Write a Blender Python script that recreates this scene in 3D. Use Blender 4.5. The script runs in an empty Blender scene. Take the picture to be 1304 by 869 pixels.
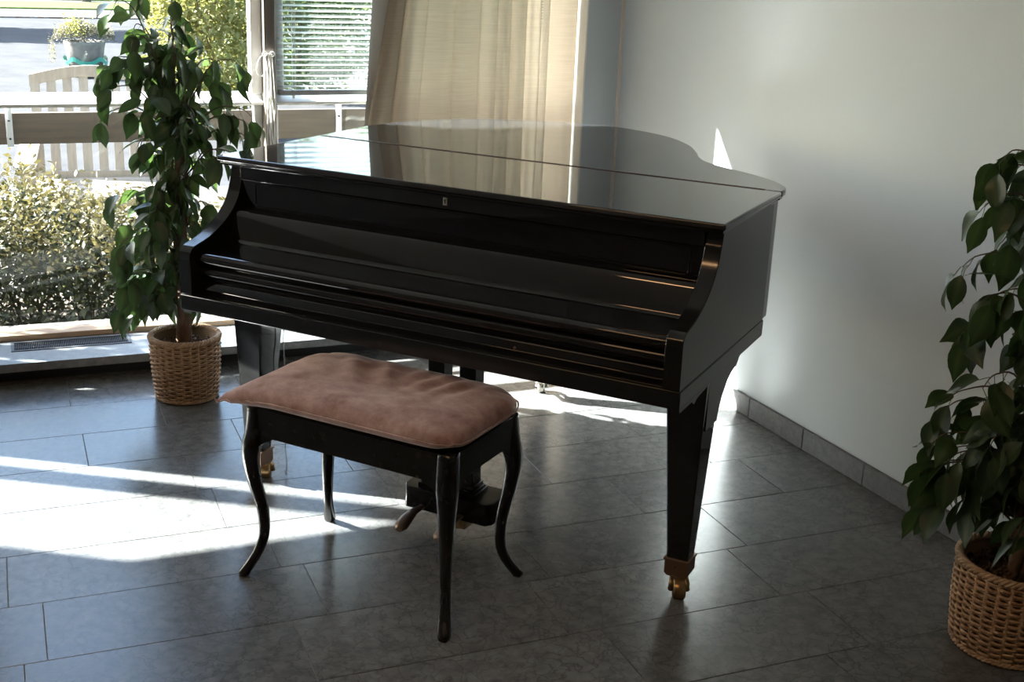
import bpy, bmesh, math, random
from mathutils import Vector, Matrix
from math import sin, cos, pi, radians, sqrt, atan2, hypot

SC = bpy.context.scene
COL = SC.collection
random.seed(7)

# ------------------------------------------------------------------ camera
F_PX = 1583.74
CAM_H = 1.6246
cam_d = bpy.data.cameras.new('camera')
cam_d.sensor_fit = 'HORIZONTAL'
cam_d.sensor_width = 36.0
cam_d.lens = F_PX / 1304 * 36.0
cam_d.clip_end = 300
cam = bpy.data.objects.new('camera', cam_d)
COL.objects.link(cam)
PITCH, ROLL, YAW = 0.31100, 0.0404163, 0.39570
_f = Vector((0, cos(PITCH), -sin(PITCH)))
_r = Vector((1, 0, 0))
_u = _r.cross(_f)
_r2 = _r * cos(ROLL) + _u * sin(ROLL)
_u2 = -_r * sin(ROLL) + _u * cos(ROLL)
_m = Matrix((_r2, _u2, -_f)).transposed()
_m = Matrix.Rotation(-YAW, 3, 'Z') @ _m
cam.matrix_world = Matrix.Translation((0, 0, CAM_H)) @ _m.to_4x4()
SC.camera = cam

# ------------------------------------------------------------------ world, sun, exposure
SC.view_settings.view_transform = 'Standard'
SC.view_settings.look = 'None'
SC.view_settings.gamma = 1.0
SC.view_settings.use_curve_mapping = False
SC.view_settings.exposure = 2.0
SUN_EL = radians(31.8)
SUN_AZ = radians(149.0)          # where the sun stands, measured from +X
SUN_DIR = Vector((cos(SUN_AZ) * cos(SUN_EL), sin(SUN_AZ) * cos(SUN_EL), sin(SUN_EL)))
W = bpy.data.worlds.new('world')
SC.world = W
W.use_nodes = True
nt = W.node_tree
bg = nt.nodes['Background']
sky = nt.nodes.new('ShaderNodeTexSky')
sky.sky_type = 'NISHITA'
sky.sun_disc = False
sky.sun_elevation = SUN_EL
sky.sun_rotation = pi / 2 - SUN_AZ
sky.air_density = 1.0
sky.dust_density = 1.5
nt.links.new(sky.outputs[0], bg.inputs[0])
bg.inputs[1].default_value = 0.32
sd = bpy.data.lights.new('sun', 'SUN')
sd.energy = 21.0
sd.angle = radians(0.5)
sd.color = (1.0, 0.97, 0.93)
sun = bpy.data.objects.new('sun', sd)
COL.objects.link(sun)
sun.rotation_euler = SUN_DIR.to_track_quat('Z', 'Y').to_euler()
try:
    SC.cycles.max_bounces = 8
    SC.cycles.diffuse_bounces = 5
    SC.cycles.glossy_bounces = 4
    SC.cycles.transparent_max_bounces = 16
    SC.cycles.sample_clamp_indirect = 8.0
    SC.cycles.use_denoising = True
    SC.cycles.blur_glossy = 0.3
except Exception:
    pass


# ------------------------------------------------------------------ materials
def new_mat(name):
    m = bpy.data.materials.new(name)
    m.use_nodes = True
    return m, m.node_tree, m.node_tree.nodes['Principled BSDF']


def rgb(v):
    return (v[0], v[1], v[2], 1.0)


def mat(name, col, rough=0.5, metal=0.0, noise=None, bump=None, spec=0.5, coat=0.0, trans=0.0, obj_var=0.0):
    """noise=(scale, col2, lo, hi, (sx,sy,sz)); bump=(scale, strength)"""
    m, t, p = new_mat(name)
    p.inputs['Base Color'].default_value = rgb(col)
    p.inputs['Roughness'].default_value = rough
    p.inputs['Metallic'].default_value = metal
    p.inputs['Specular IOR Level'].default_value = spec
    p.inputs['Coat Weight'].default_value = coat
    p.inputs['Coat Roughness'].default_value = 0.05
    N = t.nodes
    L = t.links
    tc = N.new('ShaderNodeTexCoord')
    src = None
    if noise:
        sc, c2, lo, hi, st = noise
        mp = N.new('ShaderNodeMapping')
        mp.inputs['Scale'].default_value = st
        L.new(tc.outputs['Object'], mp.inputs['Vector'])
        nz = N.new('ShaderNodeTexNoise')
        nz.inputs['Scale'].default_value = sc
        nz.inputs['Detail'].default_value = 6
        L.new(mp.outputs[0], nz.inputs['Vector'])
        rp = N.new('ShaderNodeValToRGB')
        rp.color_ramp.elements[0].position = lo
        rp.color_ramp.elements[0].color = rgb(col)
        rp.color_ramp.elements[1].position = hi
        rp.color_ramp.elements[1].color = rgb(c2)
        L.new(nz.outputs['Fac'], rp.inputs['Fac'])
        src = rp.outputs['Color']
    if obj_var > 0:
        oi = N.new('ShaderNodeObjectInfo')
        hs = N.new('ShaderNodeHueSaturation')
        mr = N.new('ShaderNodeMapRange')
        mr.inputs['To Min'].default_value = 1 - obj_var
        mr.inputs['To Max'].default_value = 1 + obj_var
        L.new(oi.outputs['Random'], mr.inputs['Value'])
        L.new(mr.outputs[0], hs.inputs['Value'])
        if src is None:
            hs.inputs['Color'].default_value = rgb(col)
        else:
            L.new(src, hs.inputs['Color'])
        src = hs.outputs['Color']
    if src is not None:
        L.new(src, p.inputs['Base Color'])
    if bump:
        nb = N.new('ShaderNodeTexNoise')
        nb.inputs['Scale'].default_value = bump[0]
        nb.inputs['Detail'].default_value = 5
        L.new(tc.outputs['Object'], nb.inputs['Vector'])
        bp = N.new('ShaderNodeBump')
        bp.inputs['Strength'].default_value = bump[1]
        bp.inputs['Distance'].default_value = 0.01
        L.new(nb.outputs['Fac'], bp.inputs['Height'])
        L.new(bp.outputs[0], p.inputs['Normal'])
    if trans > 0:
        tr = N.new('ShaderNodeBsdfTranslucent')
        mx = N.new('ShaderNodeMixShader')
        mx.inputs[0].default_value = trans
        if src is not None:
            L.new(src, tr.inputs['Color'])
        else:
            tr.inputs['Color'].default_value = rgb(col)
        out = N['Material Output']
        L.new(p.outputs[0], mx.inputs[1])
        L.new(tr.outputs[0], mx.inputs[2])
        L.new(mx.outputs[0], out.inputs['Surface'])
    return m


def stone_mat(name, c1, c2, cv, rough, world=True):
    """honed grey limestone: cloudy grain, thin veins, slightly different from slab to slab"""
    m, t, p = new_mat(name)
    N, L = t.nodes, t.links
    geo = N.new('ShaderNodeNewGeometry')
    oi = N.new('ShaderNodeObjectInfo')
    mulr = N.new('ShaderNodeVectorMath'); mulr.operation = 'SCALE'
    mulr.inputs['Scale'].default_value = 7.0
    cmb = N.new('ShaderNodeCombineXYZ')
    L.new(oi.outputs['Random'], cmb.inputs[0]); L.new(oi.outputs['Random'], cmb.inputs[2])
    L.new(cmb.outputs[0], mulr.inputs[0])
    add = N.new('ShaderNodeVectorMath'); add.operation = 'ADD'
    L.new(geo.outputs['Position'], add.inputs[0]); L.new(mulr.outputs[0], add.inputs[1])
    n1 = N.new('ShaderNodeTexNoise'); n1.inputs['Scale'].default_value = 26; n1.inputs['Detail'].default_value = 8; n1.inputs['Roughness'].default_value = 0.65
    L.new(add.outputs[0], n1.inputs['Vector'])
    r1 = N.new('ShaderNodeValToRGB')
    r1.color_ramp.elements[0].position = .35; r1.color_ramp.elements[0].color = rgb(c1)
    r1.color_ramp.elements[1].position = .68; r1.color_ramp.elements[1].color = rgb(c2)
    L.new(n1.outputs['Fac'], r1.inputs['Fac'])
    # veins
    n2 = N.new('ShaderNodeTexNoise'); n2.inputs['Scale'].default_value = 14; n2.inputs['Detail'].default_value = 4
    L.new(add.outputs[0], n2.inputs['Vector'])
    mx = N.new('ShaderNodeMixRGB'); mx.inputs[0].default_value = 0.12
    L.new(add.outputs[0], mx.inputs[1]); L.new(n2.outputs['Color'], mx.inputs[2])
    vo = N.new('ShaderNodeTexVoronoi'); vo.feature = 'DISTANCE_TO_EDGE'; vo.inputs['Scale'].default_value = 22
    L.new(mx.outputs[0], vo.inputs['Vector'])
    r2 = N.new('ShaderNodeValToRGB')
    r2.color_ramp.elements[0].position = 0.0; r2.color_ramp.elements[0].color = (1, 1, 1, 1)
    r2.color_ramp.elements[1].position = 0.07; r2.color_ramp.elements[1].color = (0, 0, 0, 1)
    L.new(vo.outputs['Distance'], r2.inputs['Fac'])
    n3 = N.new('ShaderNodeTexNoise'); n3.inputs['Scale'].default_value = 5
    L.new(add.outputs[0], n3.inputs['Vector'])
    mu = N.new('ShaderNodeMath'); mu.operation = 'MULTIPLY'
    L.new(r2.outputs['Color'], mu.inputs[0]); L.new(n3.outputs['Fac'], mu.inputs[1])
    m2 = N.new('ShaderNodeMixRGB'); L.new(mu.outputs[0], m2.inputs[0])
    L.new(r1.outputs['Color'], m2.inputs[1]); m2.inputs[2].default_value = rgb(cv)
    hs = N.new('ShaderNodeHueSaturation')
    mr = N.new('ShaderNodeMapRange'); mr.inputs['To Min'].default_value = .86; mr.inputs['To Max'].default_value = 1.14
    L.new(oi.outputs['Random'], mr.inputs['Value']); L.new(mr.outputs[0], hs.inputs['Value'])
    L.new(m2.outputs[0], hs.inputs['Color'])
    L.new(hs.outputs['Color'], p.inputs['Base Color'])
    rr = N.new('ShaderNodeMapRange'); rr.inputs['To Min'].default_value = rough - .06; rr.inputs['To Max'].default_value = rough + .08
    L.new(n1.outputs['Fac'], rr.inputs['Value']); L.new(rr.outputs[0], p.inputs['Roughness'])
    bp = N.new('ShaderNodeBump'); bp.inputs['Strength'].default_value = .06; bp.inputs['Distance'].default_value = .004
    L.new(n1.outputs['Fac'], bp.inputs['Height']); L.new(bp.outputs[0], p.inputs['Normal'])
    return m


M = {}
M['stone'] = stone_mat('floor_stone', (.100, .102, .103), (.165, .166, .167), (.045, .046, .047), .23)
M['grout'] = mat('grout', (.20, .205, .21), .7)
M['skirt'] = stone_mat('skirting_stone', (.105, .11, .118), (.165, .172, .18), (.075, .077, .08), .4)
M['sill_stone'] = stone_mat('sill_stone', (.15, .155, .16), (.22, .23, .235), (.12, .12, .12), .35)
M['dark'] = mat('dark_recess', (.02, .02, .022), .6)
M['wall'] = mat('wall_paint', (.555, .61, .65), .55, noise=(3, (.58, .635, .675), .3, .7, (1, 1, 1)), bump=(120, .03))
M['wall_far'] = mat('wood_panelling', (.30, .285, .27), .6, noise=(6, (.26, .245, .23), .3, .7, (8, 8, .6)))
M['ceil'] = mat('ceiling_paint', (.85, .85, .84), .8)
M['white_frame'] = mat('white_frame', (.84, .84, .82), .35)
M['post_metal'] = mat('brown_metal', (.16, .135, .12), .4, .3, noise=(30, (.22, .19, .17), .4, .6, (1, 1, .1)))
M['sill_wood'] = mat('sill_wood', (.50, .36, .24), .5, noise=(20, (.38, .26, .17), .4, .65, (.3, 3, 3)))
M['board'] = mat('weathered_board', (.068, .051, .036), .7, noise=(9, (.045, .034, .025), .35, .7, (.5, 6, 6)))
M['alu'] = mat('aluminium', (.62, .64, .65), .35, .6)
M['lacquer'] = mat('black_lacquer', (.006, .006, .007), .045, spec=.55, coat=.3)
M['lid'] = mat('dusty_black_lacquer', (.024, .025, .027), .035, spec=.55, coat=.2, noise=(7, (.032, .033, .036), .4, .7, (1, 1, 1)))
M['lacquer_side'] = mat('black_satin', (.009, .010, .011), .12, spec=.5)
M['lacquer_old'] = mat('worn_black', (.008, .008, .008), .20, spec=.35, noise=(40, (.02, .019, .018), .55, .75, (1, 1, 1)))
M['hinge'] = mat('hinge_line', (.045, .014, .011), .6, spec=.2)
M['brass'] = mat('aged_brass', (.42, .27, .13), .32, .9, noise=(60, (.22, .13, .06), .4, .7, (1, 1, 1)))
M['brass_dark'] = mat('dull_brass', (.17, .105, .07), .4, .5)
M['nickel'] = mat('nickel', (.55, .52, .45), .3, .9)
M['rope_wood'] = mat('wicker', (.50, .32, .18), .6, noise=(55, (.34, .20, .105), .35, .7, (1, 1, 1)), bump=(200, .2))
M['wicker_pale'] = mat('wicker_rim', (.56, .38, .24), .55, noise=(70, (.40, .25, .14), .35, .7, (1, 1, 1)))
M['wicker_in'] = mat('wicker_core', (.20, .12, .065), .8)
M['pebble'] = mat('clay_pebble', (.075, .045, .035), .8, noise=(90, (.16, .10, .07), .4, .7, (1, 1, 1)))
M['bark'] = mat('ficus_bark', (.22, .135, .09), .75, noise=(14, (.11, .065, .045), .35, .7, (3, 3, .6)), bump=(60, .6))
M['twig'] = mat('twig', (.09, .065, .045), .7)
M['bead'] = mat('bead_metal', (.6, .6, .6), .25, .9)
M['cord'] = mat('white_cord', (.7, .69, .66), .6)
M['slat'] = mat('blind_slat', (.60, .66, .63), .35, .15)
M['slat_rail'] = mat('blind_rail', (.30, .31, .31), .45, .2)
M['grille'] = mat('grille_metal', (.02, .02, .022), .6)
M['asphalt'] = mat('asphalt', (.034, .034, .037), .9, spec=.1, noise=(3, (.050, .050, .053), .3, .7, (1, 1, 1)), bump=(60, .2))
M['paving'] = mat('pale_paving', (.060, .056, .052), .9, spec=.1, noise=(5, (.078, .072, .066), .3, .7, (1, 1, 1)))
M['grass'] = mat('grass', (.05, .085, .018), .9, spec=.1, noise=(8, (.11, .14, .04), .3, .7, (1, 1, 1)))
M['debris'] = mat('leaf_litter', (.09, .05, .03), .9, noise=(12, (.13, .12, .11), .4, .6, (1, 1, 1)))
M['chair_white'] = mat('white_painted_wood', (.27, .225, .175), .6, noise=(10, (.22, .18, .14), .4, .7, (6, 1, 1)))
M['concrete'] = mat('planter_concrete', (.17, .155, .14), .9, noise=(14, (.12, .11, .10), .4, .7, (1, 1, 1)))
M['teal'] = mat('teal_tape', (.02, .20, .15), .5)
M['soil'] = mat('soil', (.07, .05, .035), .95)


def leaf_mat(name, c1, c2, rough, trans, var=.25, tcol=None):
    m, t, p = new_mat(name)
    N, L = t.nodes, t.links
    oi = N.new('ShaderNodeObjectInfo')
    geo = N.new('ShaderNodeNewGeometry')
    r = N.new('ShaderNodeMix'); r.data_type = 'RGBA'
    ad = N.new('ShaderNodeMath'); ad.operation = 'ADD'
    L.new(oi.outputs['Random'], ad.inputs[0]); L.new(geo.outputs['Random Per Island'], ad.inputs[1])
    fr = N.new('ShaderNodeMath'); fr.operation = 'FRACT'; L.new(ad.outputs[0], fr.inputs[0])
    L.new(fr.outputs[0], r.inputs['Factor'])
    r.inputs['A'].default_value = rgb(c1); r.inputs['B'].default_value = rgb(c2)
    col = r.outputs['Result']
    # pale midrib and side veins along the leaf's own axes
    at = N.new('ShaderNodeAttribute'); at.attribute_name = 'vein'
    mv = N.new('ShaderNodeMix'); mv.data_type = 'RGBA'
    L.new(at.outputs['Fac'], mv.inputs['Factor']); L.new(col, mv.inputs['A'])
    mv.inputs['B'].default_value = rgb((c2[0] * 2 + .03, c2[1] * 1.7 + .03, c2[2] * 1.5 + .015))
    col = mv.outputs['Result']
    L.new(col, p.inputs['Base Color'])
    p.inputs['Roughness'].default_value = rough
    tr = N.new('ShaderNodeBsdfTranslucent')
    tr.inputs['Color'].default_value = rgb(tcol or (c2[0] * 2.2, c2[1] * 2.2, c2[2] * 1.2))
    mx = N.new('ShaderNodeMixShader'); mx.inputs[0].default_value = trans
    L.new(p.outputs[0], mx.inputs[1]); L.new(tr.outputs[0], mx.inputs[2])
    L.new(mx.outputs[0], N['Material Output'].inputs['Surface'])
    return m


M['leaf'] = leaf_mat('ficus_leaf', (.012, .034, .016), (.034, .068, .027), .36, .20, tcol=(.12, .21, .05))
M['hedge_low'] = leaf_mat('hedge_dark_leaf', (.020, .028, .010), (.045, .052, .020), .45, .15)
M['hedge_top'] = leaf_mat('hedge_sunlit_leaf', (.10, .092, .036), (.155, .125, .065), .6, .25, tcol=(.13, .11, .04))  # sunlight on the hedge top is put into this leaf colour
M['bush'] = leaf_mat('bush_leaf', (.14, .15, .04), (.22, .21, .07), .6, .4, tcol=(.24, .23, .06))
M['tree'] = leaf_mat('tree_leaf', (.05, .085, .025), (.12, .15, .05), .6, .35, tcol=(.15, .19, .06))
M['flower'] = leaf_mat('flower_head', (.16, .18, .04), (.22, .21, .07), .7, .2)
M['flower_dull'] = leaf_mat('dry_plant', (.09, .08, .065), (.12, .11, .09), .8, .2)


def glass_mat(name, refl=.07, tint=(.95, .98, .97)):
    m = bpy.data.materials.new(name); m.use_nodes = True
    t = m.node_tree; N, L = t.nodes, t.links
    N.remove(N['Principled BSDF'])
    tr = N.new('ShaderNodeBsdfTransparent'); tr.inputs[0].default_value = rgb(tint)
    gl = N.new('ShaderNodeBsdfGlossy'); gl.inputs['Roughness'].default_value = .01
    lw = N.new('ShaderNodeLayerWeight'); lw.inputs[0].default_value = .5
    pw = N.new('ShaderNodeMath'); pw.operation = 'POWER'; pw.inputs[1].default_value = 5
    L.new(lw.outputs['Facing'], pw.inputs[0])
    fz = N.new('ShaderNodeMath'); fz.operation = 'MULTIPLY_ADD'; fz.inputs[1].default_value = .9; fz.inputs[2].default_value = .035
    L.new(pw.outputs[0], fz.inputs[0])
    mx = N.new('ShaderNodeMixShader')
    L.new(fz.outputs[0], mx.inputs[0]); L.new(tr.outputs[0], mx.inputs[1]); L.new(gl.outputs[0], mx.inputs[2])
    L.new(mx.outputs[0], N['Material Output'].inputs['Surface'])
    return m


M['glass'] = glass_mat('window_glass')


def curtain_mat():
    m, t, p = new_mat('curtain_linen')
    N, L = t.nodes, t.links
    tc = N.new('ShaderNodeTexCoord')
    mp = N.new('ShaderNodeMapping'); mp.inputs['Scale'].default_value = (6, 6, 260)
    L.new(tc.outputs['Object'], mp.inputs['Vector'])
    nz = N.new('ShaderNodeTexNoise'); nz.inputs['Scale'].default_value = 1.0; nz.inputs['Detail'].default_value = 3
    L.new(mp.outputs[0], nz.inputs['Vector'])
    rp = N.new('ShaderNodeValToRGB')
    rp.color_ramp.elements[0].position = .32; rp.color_ramp.elements[0].color = (.44, .36, .275, 1)
    rp.color_ramp.elements[1].position = .72; rp.color_ramp.elements[1].color = (.50, .415, .325, 1)
    L.new(nz.outputs['Fac'], rp.inputs['Fac'])
    L.new(rp.outputs[0], p.inputs['Base Color'])
    p.inputs['Roughness'].default_value = .9
    p.inputs['Specular IOR Level'].default_value = .1
    tr = N.new('ShaderNodeBsdfTranslucent')
    L.new(rp.outputs[0], tr.inputs['Color'])
    mx = N.new('ShaderNodeMixShader'); mx.inputs[0].default_value = .32
    L.new(p.outputs[0], mx.inputs[1]); L.new(tr.outputs[0], mx.inputs[2])
    bp = N.new('ShaderNodeBump'); bp.inputs['Strength'].default_value = .25; bp.inputs['Distance'].default_value = .002
    L.new(nz.outputs['Fac'], bp.inputs['Height']); L.new(bp.outputs[0], p.inputs['Normal'])
    L.new(mx.outputs[0], N['Material Output'].inputs['Surface'])
    return m


M['curtain'] = curtain_mat()


def velvet_mat():
    m, t, p = new_mat('rose_velvet')
    N, L = t.nodes, t.links
    tc = N.new('ShaderNodeTexCoord')
    nz = N.new('ShaderNodeTexNoise'); nz.inputs['Scale'].default_value = 13; nz.inputs['Detail'].default_value = 9; nz.inputs['Roughness'].default_value = .7
    L.new(tc.outputs['Object'], nz.inputs['Vector'])
    rp = N.new('ShaderNodeValToRGB')
    rp.color_ramp.elements[0].position = .35; rp.color_ramp.elements[0].color = (.27, .15, .13, 1)
    rp.color_ramp.elements[1].position = .70; rp.color_ramp.elements[1].color = (.58, .42, .40, 1)
    L.new(nz.outputs['Fac'], rp.inputs['Fac']); L.new(rp.outputs[0], p.inputs['Base Color'])
    p.inputs['Roughness'].default_value = .85
    p.inputs['Specular IOR Level'].default_value = .15
    p.inputs['Sheen Weight'].default_value = 1.0
    p.inputs['Sheen Roughness'].default_value = .4
    p.inputs['Sheen Tint'].default_value = (.9, .72, .68, 1)
    n2 = N.new('ShaderNodeTexNoise'); n2.inputs['Scale'].default_value = 180; n2.inputs['Detail'].default_value = 3
    L.new(tc.outputs['Object'], n2.inputs['Vector'])
    bp = N.new('ShaderNodeBump'); bp.inputs['Strength'].default_value = .15; bp.inputs['Distance'].default_value = .002
    L.new(n2.outputs['Fac'], bp.inputs['Height']); L.new(bp.outputs[0], p.inputs['Normal'])
    return m


M['velvet'] = velvet_mat()


# ------------------------------------------------------------------ builders
class MB:
    def __init__(self):
        self.v, self.f, self.s = [], [], []

    def add(self, verts, faces, smooth=False):
        n = len(self.v)
        self.v += [tuple(x) for x in verts]
        self.f += [tuple(i + n for i in f) for f in faces]
        self.s += [smooth] * len(faces)
        return self

    def box(self, x0, x1, y0, y1, z0, z1):
        v = [(x, y, z) for z in (z0, z1) for y in (y0, y1) for x in (x0, x1)]
        return self.add(v, [(0, 2, 3, 1), (4, 5, 7, 6), (0, 1, 5, 4), (1, 3, 7, 5), (3, 2, 6, 7), (2, 0, 4, 6)])

    def prism(self, poly, z0, z1, smooth=False):
        """poly: CCW xy outline"""
        n = len(poly)
        v = [(x, y, z0) for x, y in poly] + [(x, y, z1) for x, y in poly]
        self.add(v, [tuple(range(n - 1, -1, -1)), tuple(range(n, 2 * n))])
        self.f += []
        b = len(self.v) - 2 * n
        for i in range(n):
            j = (i + 1) % n
            self.f.append((b + i, b + j, b + n + j, b + n + i)); self.s.append(smooth)
        return self

    def extr_x(self, prof, x0, x1, smooth=False):
        """prof: closed (y,z) outline extruded along x"""
        n = len(prof)
        area = sum(prof[i][0] * prof[(i + 1) % n][1] - prof[(i + 1) % n][0] * prof[i][1] for i in range(n))
        if area < 0:
            prof = prof[::-1]
        b = len(self.v)
        self.v += [(x0, y, z) for y, z in prof] + [(x1, y, z) for y, z in prof]
        self.f.append(tuple(b + i for i in range(n - 1, -1, -1))); self.s.append(False)
        self.f.append(tuple(b + n + i for i in range(n))); self.s.append(False)
        for i in range(n):
            j = (i + 1) % n
            self.f.append((b + i, b + j, b + n + j, b + n + i)); self.s.append(smooth)
        return self

    def rings(self, rings, closed=True, caps=True, smooth=True):
        """loft through a list of equal-length point rings"""
        b = len(self.v); n = len(rings[0])
        for r in rings:
            self.v += [tuple(p) for p in r]
        m = len(rings)
        for k in range(m - 1):
            for i in range(n if closed else n - 1):
                j = (i + 1) % n
                self.f.append((b + k * n + i, b + k * n + j, b + (k + 1) * n + j, b + (k + 1) * n + i)); self.s.append(smooth)
        if caps and closed:
            self.f.append(tuple(b + i for i in range(n - 1, -1, -1))); self.s.append(False)
            self.f.append(tuple(b + (m - 1) * n + i for i in range(n))); self.s.append(False)
        return self

    def tube(self, pts, rad, n=8, closed=False, caps=True):
        pts = [Vector(p) for p in pts]
        m = len(pts)
        rr = rad if isinstance(rad, (list, tuple)) else [rad] * m
        rings = []
        up = Vector((0, 0, 1))
        prev = None
        for i in range(m):
            if closed:
                d = pts[(i + 1) % m] - pts[i - 1]
            else:
                d = pts[min(i + 1, m - 1)] - pts[max(i - 1, 0)]
            if d.length < 1e-9:
                d = Vector((0, 0, 1))
            d.normalize()
            if prev is None:
                a = d.cross(up)
                if a.length < .1:
                    a = d.cross(Vector((1, 0, 0)))
            else:
                a = prev - d * prev.dot(d)
                if a.length < 1e-6:
                    a = d.cross(up)
            a.normalize(); prev = a
            bb = d.cross(a)
            rings.append([pts[i] + (a * cos(2 * pi * k / n) + bb * sin(2 * pi * k / n)) * rr[i] for k in range(n)])
        if closed:
            rings.append(rings[0])
            b = len(self.v)
            return self.rings(rings, caps=False)
        return self.rings(rings, caps=caps)

    def lathe(self, prof, n=32, cx=0, cy=0, caps=True):
        """prof: (r,z) from bottom to top"""
        rings = [[(cx + r * cos(2 * pi * k / n), cy + r * sin(2 * pi * k / n), z) for k in range(n)] for r, z in prof]
        return self.rings(rings, caps=caps)

    def grid(self, P, smooth=True):
        """P[i][j] points"""
        b = len(self.v); m = len(P); n = len(P[0])
        for r in P:
            self.v += [tuple(p) for p in r]
        for i in range(m - 1):
            for j in range(n - 1):
                self.f.append((b + i * n + j, b + i * n + j + 1, b + (i + 1) * n + j + 1, b + (i + 1) * n + j)); self.s.append(smooth)
        return self

    def mesh(self, name, material):
        me = bpy.data.meshes.new(name)
        me.from_pydata(self.v, [], self.f)
        me.polygons.foreach_set('use_smooth', self.s)
        me.materials.append(material)
        me.update()
        return me

    def build(self, name, material, parent=None, bevel=0, seg=2, fix=False):
        me = self.mesh(name, material)
        if fix:
            bm = bmesh.new(); bm.from_mesh(me)
            bmesh.ops.remove_doubles(bm, verts=bm.verts, dist=1e-6)
            bmesh.ops.recalc_face_normals(bm, faces=bm.faces)
            bm.to_mesh(me); bm.free()
        return link(name, me, parent, bevel, seg)


def link(name, me, parent=None, bevel=0, seg=2):
    o = bpy.data.objects.new(name, me)
    COL.objects.link(o)
    if parent is not None:
        o.parent = parent
    if bevel:
        b = o.modifiers.new('bevel', 'BEVEL')
        b.width = bevel; b.segments = seg; b.limit_method = 'ANGLE'; b.angle_limit = radians(35)
        b.harden_normals = False
        for p in me.polygons:
            p.use_smooth = True
        try:
            me.set_sharp_from_angle(angle=radians(50))
        except Exception:
            pass
    return o


def thing(name, label, cat, loc=(0, 0, 0), rz=0, group=None):
    o = bpy.data.objects.new(name, None)
    o.empty_display_size = .1
    COL.objects.link(o)
    o.location = loc; o.rotation_euler = (0, 0, rz)
    tag(o, label, cat, group)
    return o


def tag(o, label, cat, group=None):
    o['label'] = label; o['category'] = cat
    if group:
        o['group'] = group
    return o


def struct(o):
    o['kind'] = 'structure'
    return o


def stuff(o):
    o['kind'] = 'stuff'
    return o


def catmull(pts, n=6, closed=False):
    out = []
    m = len(pts)
    rng = range(m if closed else m - 1)
    for i in rng:
        p0 = pts[(i - 1) % m] if closed or i > 0 else pts[i]
        p1 = pts[i]; p2 = pts[(i + 1) % m]
        p3 = pts[(i + 2) % m] if closed or i + 2 < m else pts[(i + 1) % m]
        for k in range(n):
            t = k / n
            out.append(tuple(.5 * ((2 * b) + (-a + c) * t + (2 * a - 5 * b + 4 * c - d) * t * t + (-a + 3 * b - 3 * c + d) * t ** 3)
                             for a, b, c, d in zip(p0, p1, p2, p3)))
    if not closed:
        out.append(tuple(pts[-1]))
    return out


def offset_poly(poly, d):
    """inset a CCW outline by d"""
    n = len(poly); out = []
    for i in range(n):
        a = Vector(poly[i - 1]); b = Vector(poly[i]); c = Vector(poly[(i + 1) % n])
        e1 = (b - a); e2 = (c - b)
        if e1.length < 1e-9 or e2.length < 1e-9:
            out.append(tuple(b)); continue
        e1.normalize(); e2.normalize()
        n1 = Vector((-e1.y, e1.x)); n2 = Vector((-e2.y, e2.x))
        k = (n1 + n2)
        if k.length < 1e-6:
            k = n1
        k.normalize()
        s = d / max(k.dot(n1), .5)
        out.append(tuple(b + k * s))
    return out


# ================================================================== SETTING
def wall_u(v):
    """x of the right wall's face at depth v"""
    return 2.46 + (3.6 - v) * .0455


V_GLASS = 4.95
SILL_Z = .09
TOP_Z = 2.255
CEIL = 2.75
XL, YB = -3.06, -2.6

# floor: slab with stone tiles in courses of free length
fl = struct(MB().box(XL, 3.1, YB, V_GLASS + .1, -.12, -.0022).build('floor', M['grout']))
ROW0, ROWW = 2.7076, .2782
known = {-3: [], -2: [.62, 1.284, 1.95], -1: [.62, 1.284 - .0, 1.90], -1.5: []}
joints = {
    -2: [.05, .66, 1.284, 1.898],
    -1: [-.05, .57, 1.20, 1.819],
    0: [.001, .662, 1.27, 1.888],
    1: [-.079, .60, 1.10, 1.70, 2.2],
    2: [-.11, .506, 1.02, 1.521, 2.1],
    3: [-.15, .466, .951, 1.44, 1.98],
    4: [.170, .661, 1.25, 1.83],
    5: [-.1, .444, 1.05, 1.62, 2.15],
    6: [.15, .75, 1.36, 1.95],
    7: [-.08, .52, 1.1, 1.7],
}
tile_cache = {}
gap = .0010
for k in range(-18, 8):
    v0 = ROW0 + k * ROWW
    v1 = v0 + ROWW
    if v1 > V_GLASS + .09:
        v1 = V_GLASS + .09
    js = list(joints.get(k, [(.13 * ((k * 7) % 5)) + i * .62 for i in range(0, 4)]))
    u = js[0]
    left = []
    while u > XL + .3:
        u -= random.choice((.56, .62, .66, .70)) if k >= -3 else .9
        left.append(u)
    right_end = wall_u(v0) + .03
    us = sorted(left + js)
    us[0] = XL
    us = [x for x in us if x < right_end - .05] + [right_end]
    if v1 < -0.6:
        continue
    for a, b in zip(us, us[1:]):
        w = b - a
        key = (round(w, 3), round(v1 - v0, 3))
        if key not in tile_cache:
            hw, hv = w / 2 - gap, (v1 - v0) / 2 - gap
            e = .0007
            mb = MB()
            v = [(-hw, -hv, -.006), (hw, -hv, -.006), (hw, hv, -.006), (-hw, hv, -.006),
                 (-hw, -hv, -e), (hw, -hv, -e), (hw, hv, -e), (-hw, hv, -e),
                 (-hw + e, -hv + e, 0), (hw - e, -hv + e, 0), (hw - e, hv - e, 0), (-hw + e, hv - e, 0)]
            fcs = [(8, 9, 10, 11)]
            for i in range(4):
                j = (i + 1) % 4
                fcs += [(i, j, 4 + j, 4 + i), (4 + i, 4 + j, 8 + j, 8 + i)]
            mb.add(v, fcs)
            tile_cache[key] = mb.mesh('stone_tile', M['stone'])
        t = bpy.data.objects.new('stone_tile', tile_cache[key])
        COL.objects.link(t)
        t.parent = fl
        t.location = ((a + b) / 2, (v0 + v1) / 2, random.uniform(-.0003, .0003))
        t.rotation_euler = (random.uniform(-.0008, .0008), random.uniform(-.0004, .0004), 0)

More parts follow.
